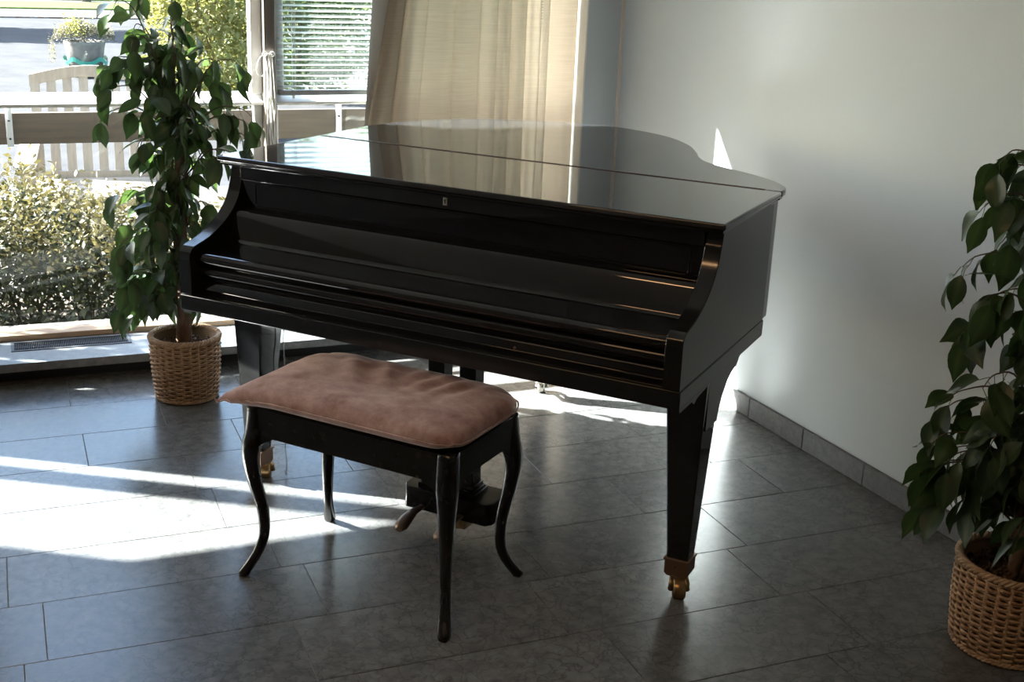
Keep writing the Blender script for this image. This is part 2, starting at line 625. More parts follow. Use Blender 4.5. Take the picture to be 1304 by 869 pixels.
# right wall (runs a little off square), its skirting stones
va, vb = YB, 5.12
wr = MB().prism([(wall_u(va), va), (wall_u(va) + .15, va), (wall_u(vb) + .15, vb), (wall_u(vb), vb)], -.1, CEIL)
struct(wr.build('wall_right', M['wall']))
bs = struct(MB().prism([(wall_u(va) - .001, va), (wall_u(va) + .01, va), (wall_u(4.72) + .01, 4.72), (wall_u(4.72) - .001, 4.72)], 0, .070).build('baseboard_right', M['grout']))
ang = atan2(1, -.0455)
js = [3.589 + .315 * k for k in range(-19, 4)]
js = [j for j in js if j < 4.70] + [4.70]
sk = {}
for a, b in zip(js, js[1:]):
    L_ = (b - a) * sqrt(1 + .0455 ** 2)
    key = round(L_, 3)
    if key not in sk:
        mb = MB().box(-L_ / 2 + .001, L_ / 2 - .001, 0, .0145, .0005, .075)
        sk[key] = mb.mesh('skirting_stone', M['skirt'])
    o = link('skirting_stone', sk[key], bs)
    if not o.modifiers:
        bv = o.modifiers.new('bevel', 'BEVEL'); bv.width = .0018; bv.segments = 1
    mid = (a + b) / 2
    o.location = (wall_u(mid) - .001, mid, 0)
    o.rotation_euler = (0, 0, ang)

# window wall: pillar, lintel, upper wall; left, back walls; ceiling
struct(MB().box(2.249, wall_u(4.8) + .05, 4.72, 5.12, 0, CEIL).build('wall_pillar', M['wall']))
struct(MB().box(XL, 2.249, 4.88, 4.985, TOP_Z, CEIL).build('wall_front', M['wall']))
struct(MB().box(XL, 2.30, 5.0, 5.12, -.3, .088).build('wall_parapet', M['concrete']))
struct(MB().box(XL - .15, XL, YB - .15, 5.12, -.1, CEIL).build('wall_left', M['wall_far']))
struct(MB().box(XL - .15, wall_u(va) + .15, YB - .15, YB, -.1, CEIL).build('wall_back', M['wall_far']))
struct(MB().box(XL - .15, wall_u(va) + .3, YB - .15, 5.12, CEIL, CEIL + .15).build('ceiling', M['ceil']))
# corner trim strips on the pillar
struct(MB().box(2.243, 2.2500, 4.716, 4.95, SILL_Z, TOP_Z).build('trim_2', M['white_frame'], bevel=.002))
xw = wall_u(4.715)
struct(MB().box(xw - .010, xw + .001, 4.708, 4.722, .075, CEIL).build('trim_4', mat('corner_bead', (.82, .74, .68), .5)))

# stone sill, on a dark recessed plinth, in slabs
sill = struct(MB().box(XL, 2.249, 4.705, 4.99, 0, .058).build('trim_1', M['dark']))
xs = [XL, -1.65, -.42, .80, 1.60, 2.249]
for a, b in zip(xs, xs[1:]):
    if a < .2 < b:      # the slab with the opening for the vent
        mb = MB().box(a + .001, b - .001, 4.628, 4.772, .058, SILL_Z).box(a + .001, b - .001, 4.880, 4.99, .058, SILL_Z)
        mb.box(a + .001, -.032, 4.772, 4.880, .058, SILL_Z).box(.402, b - .001, 4.772, 4.880, .058, SILL_Z)
        mb.build('sill_slab', M['sill_stone'], sill)
    else:
        MB().box(a + .001, b - .001, 4.628, 4.99, .058, SILL_Z).build('sill_slab', M['sill_stone'], sill, bevel=.002)

vent = thing('floor_vent', 'long dark metal air grille set in the stone sill under the left window', 'vent', (.185, 4.826, SILL_Z))
mb = MB()
for (x0, x1, y0, y1) in ((-.217, .217, -.054, -.046), (-.217, .217, .046, .054), (-.217, -.206, -.046, .046), (.206, .217, -.046, .046)):
    mb.box(x0, x1, y0, y1, -.012, .003)
mb.build('frame', mat('vent_frame', (.07, .075, .08), .5), vent)
mb = MB()
for i in range(64):
    x = -.203 + i * .406 / 63
    mb.box(x - .0012, x + .0012, -.046, .046, -.012, .0005)
stuff(mb.build('grille_bars', M['grille'], vent))
MB().box(-.206, .206, -.003, .003, -.013, -.002).build('cross_bar', M['grille'], vent)

# windows: five bays between dark posts
posts = [-3.035, -1.54, -.28, .978]
for i, x in enumerate(posts):
    mp = struct(MB().box(x - .021, x + .021, 4.862, 4.985, SILL_Z, TOP_Z).build('trim_%d' % (10 + i), M['post_metal'], bevel=.002))
bays = [(-3.012, -1.561), (-1.519, -.301), (-.259, .957), (.999, 2.243)]
for i, (a, b) in enumerate(bays):
    w = thing_w = bpy.data.objects.new('window_%d' % (i + 1), None)
    COL.objects.link(w); struct(w); w.location = ((a + b) / 2, V_GLASS, SILL_Z)
    h = (b - a) / 2; H = TOP_Z - SILL_Z
    z1 = .885  # lower edge of transom above the sill
    mb = MB()
    mb.box(-h, h, -.045, .035, 0, .022)
    mb.build('sill_strip', M['sill_wood'], w, bevel=.003)
    fr = MB()
    fr.extr_x([(-.050, z1 + .004), (-.050, z1 + .014), (.0, z1 + .045), (.035, z1 + .045), (.035, z1), (-.030, z1)], -h, h)   # transom with a sloping ledge
    fr.box(-h, h, -.030, .035, H - .03, H)                    # head
    fr.box(-h, -h + .020, -.020, .03, .022, z1); fr.box(h - .030, h, -.020, .03, .022, z1)
    fr.build('fixed_frame', M['white_frame'], w, bevel=.002)
    sa = MB()
    sa.box(-h + .0, -h + .042, -.034, .03, z1 + .045, H - .03); sa.box(h - .042, h, -.034, .03, z1 + .045, H - .03)
    sa.box(-h + .042, h - .042, -.034, .03, H - .05, H - .03)
    sa.build('sash_frame', M['white_frame'], w, bevel=.002)
    MB().box(-h + .02, h - .03, .004, .008, .022, z1).build('lower_pane', M['glass'], w)
    MB().box(-h + .042, h - .042, .004, .008, z1 + .045, H - .05).build('upper_pane', M['glass'], w)

# ================================================================== GRAND PIANO
PO = Vector((1.07085, 3.03398, 0)); PA = -.85043
pn = thing('grand_piano', 'black lacquered baby grand piano with its lid and fallboard closed, in the corner', 'piano', PO, PA)
right_side = [(-.748, -.022), (.757, -.022), (.757, .515)]
curve = catmull([(.757, .515), (.742, .566), (.690, .634), (.615, .695), (.505, .764), (.43, .825), (.385, .895), (.345, .985),
                 (.275, 1.110), (.152, 1.240), (-.026, 1.322), (-.196, 1.330), (-.330, 1.285), (-.552, 1.155), (-.690, .965), (-.748, .76)], 6)
lid_poly = right_side[:2] + curve
SEAM = .478
front = [(-.748, -.022), (.757, -.022), (.757, SEAM - .0004), (-.748, SEAM - .0004)]
back = [(-.748, SEAM + .0004), (.757, SEAM + .0004)] + curve


def lid_piece(poly, name):
    mb = MB().prism(poly, .9955, 1.012)
    o = mb.build(name, M['lid'], pn, bevel=.005, seg=3)
    return o


fo = lid_piece(front, 'front_lid')
ba = lid_piece(back, 'main_lid')
MB().prism(offset_poly(front, .007), .986, .996).build('moulding', M['lacquer'], fo, bevel=.003)
MB().prism(offset_poly(back, .007), .986, .996).build('moulding', M['lacquer'], ba, bevel=.003)
MB().box(-.735, .708, SEAM - .0060, SEAM + .0060, 1.0105, 1.0128).build('lid_hinge', M['hinge'], pn)

# rim of the case
rim_full = offset_poly(lid_poly, .018)
rim = [p for p in rim_full]
rim[0] = (-.730, .035); rim[1] = (.740, .035)
rim_bot = [(x, y) for x, y in rim]
MB().prism(rim, .652, .986).build('rim', M['lacquer_side'], pn, bevel=.002)
# bottom of the case (thinner, straight sides to the bend, inset tail)
MB().box(-.733, .743, -.214, .478, .604, .6505).build('keybed', M['lacquer_side'], pn, bevel=.003)
tail = offset_poly([p for p in lid_poly if p[1] > .47], .055)
MB().prism(tail, .615, .652).build('soundboard_frame', M['lacquer_old'], pn)

# arms (cheeks): outer profile seen from the side
arm = [(.0348, .986), (.026, .986), (.021, .955)] + catmull([(.018, .950), (.006, .915), (-.014, .880), (-.048, .848), (-.090, .822), (-.135, .803), (-.175, .793), (-.200, .786), (-.214, .772), (-.217, .750)], 4) \
    + [(-.215, .652), (.0348, .652)]
for s in (-1, 1):
    x0, x1 = (-.730, -.690) if s < 0 else (.698, .740)
    MB().extr_x(arm, x0, x1, smooth=False).build('arm', M['lacquer_side'], pn, bevel=.0018, seg=2)
# thin veneered side panels, one sheet over arm and rim
for xa_, xb_ in ((-.7312, -.7298), (.7398, .7412)):
    pf = [(.470, .986)] + arm[1:-1] + [(.470, .652)]
    MB().extr_x(pf, xa_, xb_).build('side_panel', M['lacquer_side'], pn, bevel=.0005, seg=1)

# upper front rail with lock, inset panel
MB().box(-.690, .698, .010, .040, .944, .986).build('front_rail', M['lacquer'], pn, bevel=.002)
fp = MB().box(-.690, .698, .020, .05, .862, .945).build('music_panel', M['lacquer'], pn)
rp = []
for (cx, cy, a0) in ((.655, .878, -90), (.655, .930, 0), (-.635, .930, 90), (-.635, .878, 180)):
    for k in range(5):
        a_ = radians(a0 + k * 22.5)
        rp.append((cx + .012 * cos(a_), cy + .012 * sin(a_)))
outer = rp
inner = [(x - (.006 if x > 0 else -.006), z - (.006 if z > .9 else -.006)) for x, z in rp]
b = MB()
n_ = len(outer)
b.rings([[(x, .020, z) for x, z in outer], [(x, .0165, z) for x, z in offset_poly(outer, .002)], [(x, .0165, z) for x, z in offset_poly(outer, .005)], [(x, .0195, z) for x, z in offset_poly(outer, .007)]], caps=False, smooth=False)
b.build('panel_bead', M['lacquer'], fp, fix=True)
# lock escutcheon
esc = MB()
ov = [(.0105 * cos(t) * .6, .0105 * sin(t) * 1.0) for t in [i * pi / 8 for i in range(16)]]
esc.box(-.0215, -.0085, .0085, .0101, .955, .976)
esc.build('lock_plate', M['nickel'], pn, bevel=.001)
MB().box(-.0165, -.0135, .0078, .0086, .960, .968).tube([(-.015, .0086, .969), (-.015, .0078, .969)], .0024, 10).build('keyhole', M['dark'], pn)

# closed fallboard: sloping face, flat top, rounded nose
fb = [(.028, .862), (-.010, .862)] + catmull([(-.014, .860), (-.020, .855), (-.025, .846)], 3) + catmull([(-.050, .790), (-.054, .782), (-.062, .776), (-.074, .7725)], 4)
nose = [(-.178 - .016 * sin(radians(a_)), .752 + .016 * cos(radians(a_))) for a_ in range(0, 181, 20)]
fb += [(-.10, .7712)] + nose + [(-.172, .734), (.028, .734)]
MB().extr_x(fb, -.6895, .6975, smooth=False).build('fallboard', M['lacquer'], pn, bevel=.002)
roll = [(-.168 - .017 * sin(radians(a_)), .713 + .017 * cos(radians(a_))) for a_ in range(0, 181, 20)]
MB().extr_x([(-.10, .732), (-.168, .732)] + roll + [(-.168, .690), (-.10, .690)], -.6895, .6975).build('fallboard_lip', M['lacquer'], pn, bevel=.0012)
ks = [(-.10, .691), (-.176, .691), (-.182, .686), (-.184, .664), (-.196, .656), (-.205, .6505), (-.10, .6505)]
MB().extr_x(ks, -.6895, .6975).build('key_slip', M['lacquer'], pn, bevel=.0012)
MB().tube([(.30, -.1835, .671), (.30, -.1865, .671)], .003, 10).build('screw', M['brass'], pn)


# legs
def piano_leg(xc, y0, wx, wy, ztop, foot, name='leg'):
    """square tapered leg; front face at y0; foot = caster contact offset"""
    g = bpy.data.objects.new(name, None)
    return g


def make_leg(sx, x_out, y0, d_top, caster_dx, caster_dy, swivel):
    # outer face at x_out (flush with the case), tapering down inwards
    w_t, w_b, d_b = .108, .058, .056
    x_in = x_out - sx * w_t
    zt, zb = .604, .104
    xo_b = x_out - sx * (.012 if sx > 0 else .030)
    xi_b = xo_b - sx * w_b
    yb0 = y0 + .008
    N_ = 8
    rings = []
    for k in range(N_ + 1):
        t = k / N_
        z = zb + (zt - zb) * t
        xo = xo_b + (x_out - xo_b) * t; xi = xi_b + (x_in - xi_b) * t
        ya = yb0 + (y0 - yb0) * t; yb_ = yb0 + d_b + (y0 + d_top - yb0 - d_b) * t
        c = .004
        a0, a1 = min(xo, xi), max(xo, xi)
        rings.append([(a0 + c, ya, z), (a1 - c, ya, z), (a1, ya + c, z), (a1, yb_ - c, z), (a1 - c, yb_, z), (a0 + c, yb_, z), (a0, yb_ - c, z), (a0, ya + c, z)])
    leg = MB().rings(rings, smooth=False).build('leg', M['lacquer'], pn)
    # shaped bracket behind the leg under the case
    br = [(y0 + .02, .604), (y0 + .02, .47), (y0 + d_top - .012, .47)] + catmull([(y0 + d_top - .012, .475), (y0 + d_top + .010, .520), (y0 + d_top + .055, .560), (y0 + d_top + .10, .577)], 4) + [(y0 + d_top + .125, .580), (y0 + d_top + .150, .604)]
    xa, xb = (x_out - .028, x_out) if sx > 0 else (x_out, x_out + .028)
    MB().extr_x(br, xa, xb).build('bracket', M['lacquer_side'], leg, bevel=.0015)
    # cusped apron in front of the leg, along the side of the case
    cp = [(-.205, .604), (-.185, .588), (-.120, .588), (-.085, .604)]
    MB().extr_x([(-.205, .6045), (-.198, .592), (-.110, .592), (-.092, .580), (-.070, .590), (y0 + .004, .597), (y0 + .03, .6045)], xa, xb).build('apron', M['lacquer_side'], leg, bevel=.001)
    cx, cy = (xo_b + xi_b) / 2, yb0 + d_b / 2
    # brass ferrule with a lip
    e = .003
    fe = MB()
    hx, hy = w_b / 2 + e, d_b / 2 + e
    fe.rings([[(cx - hx * s_, cy - hy * s_, z), (cx + hx * s_, cy - hy * s_, z), (cx + hx * s_, cy + hy * s_, z), (cx - hx * s_, cy + hy * s_, z)]
              for s_, z in ((.80, .054), (.93, .060), (1, .064), (1, .101), (1.10, .102), (1.10, .107), (.98, .108))], smooth=False)
    fe.build('ferrule', M['brass_dark'], leg, bevel=.0008)
    for dx in (0,):
        MB().tube([(cx - .002, cy - hy - .0005, .086), (cx - .002, cy - hy - .0018, .086)], .003, 10).build('screw', M['dark'], leg)
    # caster: fork and wheel
    wx, wy = caster_dx, caster_dy
    R_ = .028
    dirv = Vector((cos(swivel), sin(swivel), 0)); ax = Vector((-dirv.y, dirv.x, 0))
    wc = Vector((wx, wy, R_))
    fk = MB()
    fk.tube([(cx, cy, .066), (cx, cy, .054)], [.013, .017], 14)
    for s in (-1, 1):
        p0 = Vector((cx, cy, .056)) + ax * s * .015
        p1 = wc + ax * s * .0205 + Vector((0, 0, .014))
        p2 = wc + ax * s * .0205
        fk.tube([p0, p1, p2 + Vector((0, 0, -.006))], [.0075, .0075, .006], 8)
    fk.tube([Vector((cx, cy, .0575)) - ax * .019, Vector((cx, cy, .0575)) + ax * .019], .008, 8)
    fk.tube([wc - ax * .028, wc + ax * .028], .0055, 10)
    fk.build('caster_fork', M['brass'], leg)
    wh = MB()
    prof = [(.008, -.0155), (R_ - .003, -.0155), (R_, -.012), (R_, .012), (R_ - .003, .0155), (.008, .0155)]
    rings = []
    for r_, a_ in prof:
        rings.append([wc + ax * a_ + (dirv * cos(2 * pi * k / 24) + Vector((0, 0, 1)) * sin(2 * pi * k / 24)) * r_ for k in range(24)])
    wh.rings(rings)
    wh.build('wheel', M['brass'], leg, fix=True)
    return leg


make_leg(1, .740, .005, .125, .712, .010, radians(116))
make_leg(-1, -.733, .005, .125, -.668, .068, radians(116))
# rear leg under the tail
leg = MB().rings([[(-.250 - w, 1.17 - w, z), (-.250 + w, 1.17 - w, z), (-.250 + w, 1.17 + w, z), (-.250 - w, 1.17 + w, z)] for w, z in ((.028, .112), (.052, .616))], smooth=False).build('leg', M['lacquer'], pn, bevel=.003)
MB().rings([[(-.25 - w, 1.17 - w, z), (-.25 + w, 1.17 - w, z), (-.25 + w, 1.17 + w, z), (-.25 - w, 1.17 + w, z)] for w, z in ((.025, .072), (.031, .084), (.031, .112), (.034, .113))], smooth=False).build('ferrule', M['brass_dark'], leg)
wc = Vector((-.268, 1.232, .024)); dirv = Vector((cos(-1.0), sin(-1.0), 0)) * 1.0
dirv = Vector((-.28, .96, 0)); ax = Vector((.96, .28, 0))
fk = MB()
for s in (-1, 1):
    fk.tube([Vector((-.25, 1.17, .066)) + ax * s * .014, wc + ax * s * .0175 + Vector((0, 0, .016)), wc + ax * s * .0175], .006, 8)
fk.tube([wc - ax * .0235, wc + ax * .0235], .0045, 10)
fk.tube([(-.25, 1.17, .075), (-.25, 1.17, .06)], .015, 12)
fk.build('caster_fork', M['nickel'], leg)
MB().rings([[wc + ax * a_ + (dirv * cos(2 * pi * k / 24) + Vector((0, 0, 1)) * sin(2 * pi * k / 24)) * r_ for k in range(24)] for r_, a_ in ((.008, -.0125), (.021, -.0125), (.024, -.009), (.024, .009), (.021, .0125), (.008, .0125))]).build('wheel', M['nickel'], leg, fix=True)

# pedal lyre
ly = MB().prism([(-.132, .02), (-.118, .0), (.140, .0), (.154, .02), (.154, .105), (.140, .125), (-.118, .125), (-.132, .105)], .062, .128).build('pedal_box', M['lacquer_old'], pn, bevel=.003)
for x in (-.050, .050):
    po = MB().box(x - .026, x + .026, .040, .092, .128, .604).build('lyre_post', M['lacquer_old'], pn, bevel=.003)
    b = MB()
    for (w, z0, z1) in ((.042, .128, .137), (.036, .137, .144), (.031, .144, .156)):
        b.box(x - w, x + w, .066 - w, .066 + w, z0, z1)
    b.build('foot_block', M['lacquer_old'], po, bevel=.0015)
MB().box(-.14, .14, .03, .11, .585, .6045).build('lyre_plate', M['lacquer_old'], pn)
# the two pedals
for x, mname in ((-.062, 'brass_dark'), (.062, 'brass_dark')):
    pts = [(x, .04, .078), (x, -.01, .076), (x, -.05, .080), (x, -.085, .074), (x, -.115, .062), (x, -.128, .056)]
    rad = [(.009, .005), (.010, .006), (.014, .008), (.020, .0095), (.021, .009), (.011, .006)]
    rings = []
    for (px_, py_, pz_), (a_, b_) in zip(pts, rad):
        rings.append([(px_ + a_ * cos(2 * pi * k / 16), py_, pz_ + b_ * sin(2 * pi * k / 16)) for k in range(16)])
    MB().rings(rings[::-1]).build('pedal', M[mname], pn, fix=True)
MB().tube([(.040, .02, .05), (.040, .01, .03)], .013, 12).box(.02, .075, .005, .05, .035, .062).build('pedal_bracket', M['brass'], pn)
MB().tube([(0, .13, .50), (0, .30, .602)], .007, 8).tube([(-.04, .11, .17), (-.04, .36, .603)], .006, 8).build('lyre_brace', M['lacquer_old'], pn)

# bead chain hanging under the piano beside the left leg
ch = thing('bead_chain', 'thin metal bead chain hanging beside the piano leg behind the stool', 'chain', (0, 0, 0))
c0 = Matrix.Rotation(PA, 3, 'Z') @ Vector((-.615, .10, 0)) + PO
ch.location = c0
b = MB()
zz = .021
i = 0
while zz < .604:
    wob = .003 * sin(zz * 40) * (1 if zz < .3 else .3)
    r_ = .0024 if i % 1 == 0 else .0016
    b.lathe([(.0004, zz - r_), (r_ * .8, zz - r_ * .6), (r_, zz), (r_ * .8, zz + r_ * .6), (.0004, zz + r_)], 6, wob, .002 * sin(zz * 60), caps=False)
    zz += .0062
    i += 1
stuff(b.build('beads', M['bead'], ch))
MB().tube([(0, 0, .60), (.0, 0, .3), (0, 0, .024)], .0007, 5).lathe([(.001, .006), (.0035, .010), (.0035, .018), (.001, .022)], 10).build('cord', M['bead'], ch)

# ================================================================== STOOL
SA = -radians(50)
st = thing('piano_stool', 'black piano stool with cabriole legs and a dusty rose velvet cushion', 'stool', (.846, 2.860, 0), SA)
HX, HY = .304, .170
ZT, ZA = .475, .398


def scallop(x0, x1, n=14, d=.012):
    return [(x0 + (x1 - x0) * k / n, ZA + d * (1 - abs(2 * k / n - 1) ** 6) * 0 + (.0 if 0 < k < n else -.0)) for k in range(n + 1)]


# aprons
for (nm, s) in (('front', -1), ('back', 1)):
    y = s * HY
    ya, yb_ = (y, y + .020) if s < 0 else (y - .020, y)
    MB().box(-HX + .02, HX - .02, ya, yb_, ZA, ZT).build('apron', M['lacquer_old'], st, bevel=.0015)
for s in (-1, 1):
    x = s * HX
    xa, xb = (x, x + .020) if s < 0 else (x - .020, x)
    MB().box(xa, xb, -HY + .02, HY - .02, ZA, ZT).build('apron', M['lacquer_old'], st, bevel=.0015)
MB().box(-HX + .015, HX - .015, -HY + .015, HY - .015, ZT - .014, ZT - .002).build('seat_board', M['lacquer_old'], st)
# cabriole legs
prof = [(.475, .000, .022), (.440, .002, .023), (.398, .006, .024), (.375, .013, .0225), (.340, .018, .0195), (.300, .016, .0175), (.25, .008, .0155), (.20, -.003, .014),
        (.15, -.008, .0125), (.10, -.006, .0115), (.06, .008, .0120), (.03, .026, .0135), (.012, .038, .0140), (.002, .041, .0115), (.0, .041, .009)]
for sx in (-1, 1):
    for sy in (-1, 1):
        x0, y0 = sx * (HX - .021), sy * (HY - .021)
        pp = catmull([(z, o_, w) for z, o_, w in prof], 2)
        rings = []
        for z, o_, w in pp:
            cx, cy = x0 + sx * o_ * .62, y0 + sy * o_ * 1.05
            c = w * .32
            ring = [(cx - w + c, cy - w), (cx + w - c, cy - w), (cx + w, cy - w + c), (cx + w, cy + w - c), (cx + w - c, cy + w), (cx - w + c, cy + w), (cx - w, cy + w - c), (cx - w, cy - w + c)]
            rings.append([(a_, b_, z) for a_, b_ in ring])
        lg = MB().rings(rings[::-1], smooth=True).build('leg', M['lacquer_old'], st, fix=True)
        # curved ear where the leg meets the aprons
        for ax_ in (0, 1):
            ear = [(0, ZA + .002), (.055, ZA + .002)] + [(.055 * (1 - t / 6) ** 1.6, ZA - .040 * (t / 6)) for t in range(1, 7)]
            vs0, vs1 = [], []
            for d_, z in ear:
                if ax_ == 0:
                    xx = sx * (HX - .030 - d_)
                    vs0.append((xx, sy * HY, z)); vs1.append((xx, sy * (HY - .018), z))
                else:
                    yy = sy * (HY - .030 - d_)
                    vs0.append((sx * HX, yy, z)); vs1.append((sx * (HX - .018), yy, z))
            e_ = MB().rings([vs0, vs1], smooth=False)
            e_.build('corner_ear', M['lacquer_old'], lg, fix=True)

# cushion: a flattish pillow with pinched corners, wrinkled velvet
CX_, CY_ = .335, .202
NX, NY = 64, 40


def cush(u, v, top):
    # u,v in [-1,1]
    hx = CX_ - .012 * (1 - abs(v) ** 4) * .6
    hy = CY_ - .012 * (1 - abs(u) ** 6) * .5
    corner = max(0, abs(u) - .80) / .20 * max(0, abs(v) - .75) / .25
    # rounded corners except the pinched left front one
    su, sv = (1 if u > 0 else -1), (1 if v > 0 else -1)
    x = u * hx; y = v * hy
    r = .09 if not (u < 0 and v < 0) else .03
    if u > 0 and v > 0: r = .12
    ex_, ey_ = abs(x) - (hx - r), abs(y) - (hy - r)
    if ex_ > 0 and ey_ > 0:
        m_ = max(ex_, ey_); l_ = hypot(ex_, ey_)
        k = m_ / l_
        x = su * (hx - r + ex_ * k); y = sv * (hy - r + ey_ * k)
    e = (1 - abs(u) ** 5) * (1 - abs(v) ** 3.2)
    e = max(e, 0) ** .40
    if top:
        z = .506 + .046 * e
        # wrinkles running across from back left
        z += .0065 * e * sin(x * 60 + y * 34 + 1.2) * math.exp(-((x + .08) / .16) ** 2 - ((y - .07) / .09) ** 2)
        z += .0055 * e * sin(x * 95 - y * 20) * math.exp(-((x - .14) / .11) ** 2 - ((y - .08) / .08) ** 2)
        z -= .008 * e * math.exp(-((x - .02) / .12) ** 2 - (y / .09) ** 2)
        z += .0012 * sin(x * 40 + 3 * sin(y * 31)) * e
    else:
        z = .506 - .034 * e
        z = max(z, .4775)
    # pulled-in pleats near the front corners
    if abs(u) > .78 and v < -.5:
        z += .003 * sin(x * 220 + y * 60) * (abs(u) - .78) / .22 * (abs(v) - .5) / .5
    if u < -.6 and v < -.5:          # the drooping left ear
        k = ((-u - .6) / .4) ** 1.5 * ((-v - .5) / .5) ** 1.5
        x -= .050 * k; y -= .012 * k; z -= .022 * k
        z += .008 * sin(x * 180 + y * 120) * k
    return (x, y, z)


P1 = [[cush(-1 + 2 * i / NX, -1 + 2 * j / NY, True) for j in range(NY + 1)] for i in range(NX + 1)]
P0 = [[cush(-1 + 2 * i / NX, -1 + 2 * j / NY, False) for j in range(NY + 1)] for i in range(NX + 1)]
cb = MB().grid(P1).grid([r[::-1] for r in P0])
cu = cb.build('seat_cushion', M['velvet'], st, fix=True)
sb = cu.modifiers.new('sub', 'SUBSURF'); sb.levels = 1; sb.render_levels = 1
rimp = [P1[i][0] for i in range(NX + 1)] + [P1[NX][j] for j in range(1, NY + 1)] + [P1[i][NY] for i in range(NX - 1, -1, -1)] + [P1[0][j] for j in range(NY - 1, 0, -1)]
MB().tube(rimp, .0022, 6, closed=True).build('piping', M['velvet'], cu)

# ================================================================== POTTED FICUS TREES
RC = Vector((cos(YAW), -sin(YAW), 0))      # across the view
DC = Vector((sin(YAW), cos(YAW), 0))       # away from the view


def leaf_variant(seed):
    rnd = random.Random(seed)
    n = 7
    Ln, Wd = 1.0, rnd.uniform(.25, .33)
    droop = rnd.uniform(.15, .5); fold = rnd.uniform(.10, .45); tw = rnd.uniform(-.5, .5)
    mb = MB(); P = []; veins = []
    rows = []
    for i in range(n + 1):
        t = i / n
        w = Wd * (sin(pi * min(t * 1.0, 1) ** .86) ** .85) if 0 < t < 1 else 0
        if t > .85:
            w *= .75
        w = max(w, .006)
        zc = -droop * t * t
        row = []
        for k, s in enumerate((-1, -.5, 0, .5, 1)):
            y = s * w
            z = zc + fold * abs(y) * .8 + .012 * sin(9 * t + s * 2)
            a_ = tw * t
            row.append((t * Ln, y * cos(a_) - (z - zc) * sin(a_), zc + y * sin(a_) + (z - zc) * cos(a_)))
        rows.append(row)
    mb.grid(rows)
    # petiole
    mb.tube([(-.28, 0, .02), (-.12, 0, .015), (0, 0, 0)], .010, 4, caps=False)
    me = mb.mesh('leaf', M['leaf'])
    at = me.attributes.new('vein', 'FLOAT', 'POINT')
    vals = [0.0] * len(me.vertices)
    for i in range(n + 1):
        vals[i * 5 + 2] = .55
    at.data.foreach_set('value', vals)
    return me


LEAVES = [leaf_variant(s) for s in range(8)]


def interp(tab, x):
    if x <= tab[0][0]: return tab[0][1:]
    for a_, b_ in zip(tab, tab[1:]):
        if x <= b_[0]:
            t = (x - a_[0]) / (b_[0] - a_[0])
            return tuple(p + (q - p) * t for p, q in zip(a_[1:], b_[1:]))
    return tab[-1][1:]


def basket(parent, rt, rb, h, n_st=26, rows=None):
    core = MB()
    prof = [(rb - .008, .004), (rb - .006, .010), (rt - .008, h - .01), (rt - .012, h - .008), (rt - .014, h - .05), (.004, h - .052)]
    core.lathe([(.002, .002)] + prof, 40, caps=False)
    bk = core.build('basket', M['wicker_in'], parent, fix=True)
    rows = rows or int(h / .0088)
    wv = MB()
    for k in range(rows):
        z = .016 + (h - .032) * k / (rows - 1)
        r0 = rb + (rt - rb) * (z / h) - .001 + .004 * sin(pi * z / h)
        nseg = n_st * 4
        ph = (k % 2) * pi
        pts = []
        for i in range(nseg):
            a_ = 2 * pi * i / nseg
            r = r0 + .0042 * cos(n_st / 2 * 2 * a_ * .5 + ph) + random.uniform(-.0004, .0004)
            pts.append((r * cos(a_), r * sin(a_), z + random.uniform(-.0007, .0007)))
        wv.tube(pts, .0038, 5, closed=True)
    stuff(wv.build('weave', M['rope_wood'], bk))
    sk_ = MB()
    for i in range(n_st):
        a_ = 2 * pi * (i + .5) / n_st
        sk_.tube([((rb - .001) * cos(a_), (rb - .001) * sin(a_), .006), ((rb + rt) / 2 * cos(a_) * 1.02, (rb + rt) / 2 * sin(a_) * 1.02, h / 2), ((rt - .001) * cos(a_), (rt - .001) * sin(a_), h - .006)], .0052, 6)
    stuff(sk_.build('stakes', M['rope_wood'], bk))
    for (nm, r0, z0, rr, tr) in (('plaited_rim', rt - .002, h - .003, .0075, .0062), ('plaited_foot', rb - .001, .010, .0050, .0055)):
        b_ = MB()
        for s in range(3):
            pts = []
            nn = 144
            for i in range(nn):
                a_ = 2 * pi * i / nn
                q_ = a_ * 22 + s * 2 * pi / 3
                r = r0 + rr * cos(q_)
                pts.append((r * cos(a_), r * sin(a_), z0 + rr * .8 * sin(q_)))
            b_.tube(pts, tr * .75, 6, closed=True)
        b_.build(nm, M['wicker_pale'], bk)
    return bk


def pebbles(parent, r, z, n=170):
    b_ = MB()
    for i in range(n):
        rr = r * sqrt(random.random()); a_ = random.random() * 2 * pi
        s = random.uniform(.005, .011)
        cx, cy, cz = rr * cos(a_), rr * sin(a_), z + random.uniform(-.004, .006) + .012 * (1 - rr / r)
        e1, e2 = random.uniform(.7, 1.2), random.uniform(.6, 1)
        vs = [(cx + s * e1, cy, cz), (cx, cy + s * e2, cz), (cx - s * e1, cy, cz), (cx, cy - s * e2, cz), (cx, cy, cz + s * .8), (cx, cy, cz - s * .8)]
        b_.add(vs, [(0, 1, 4), (1, 2, 4), (2, 3, 4), (3, 0, 4), (1, 0, 5), (2, 1, 5), (3, 2, 5), (0, 3, 5)], True)
    b_.lathe([(.002, z - .012), (r + .004, z - .012)], 24, caps=False)
    stuff(b_.build('clay_pebbles', M['pebble'], parent))


def orient(d, roll):
    d = d.normalized()
    up = Vector((0, 0, 1))
    y = up.cross(d)
    if y.length < .05:
        y = Vector((1, 0, 0)).cross(d)
    y.normalize()
    z = d.cross(y)
    m = Matrix((d, y, z)).transposed()
    return m @ Matrix.Rotation(roll, 3, 'X')


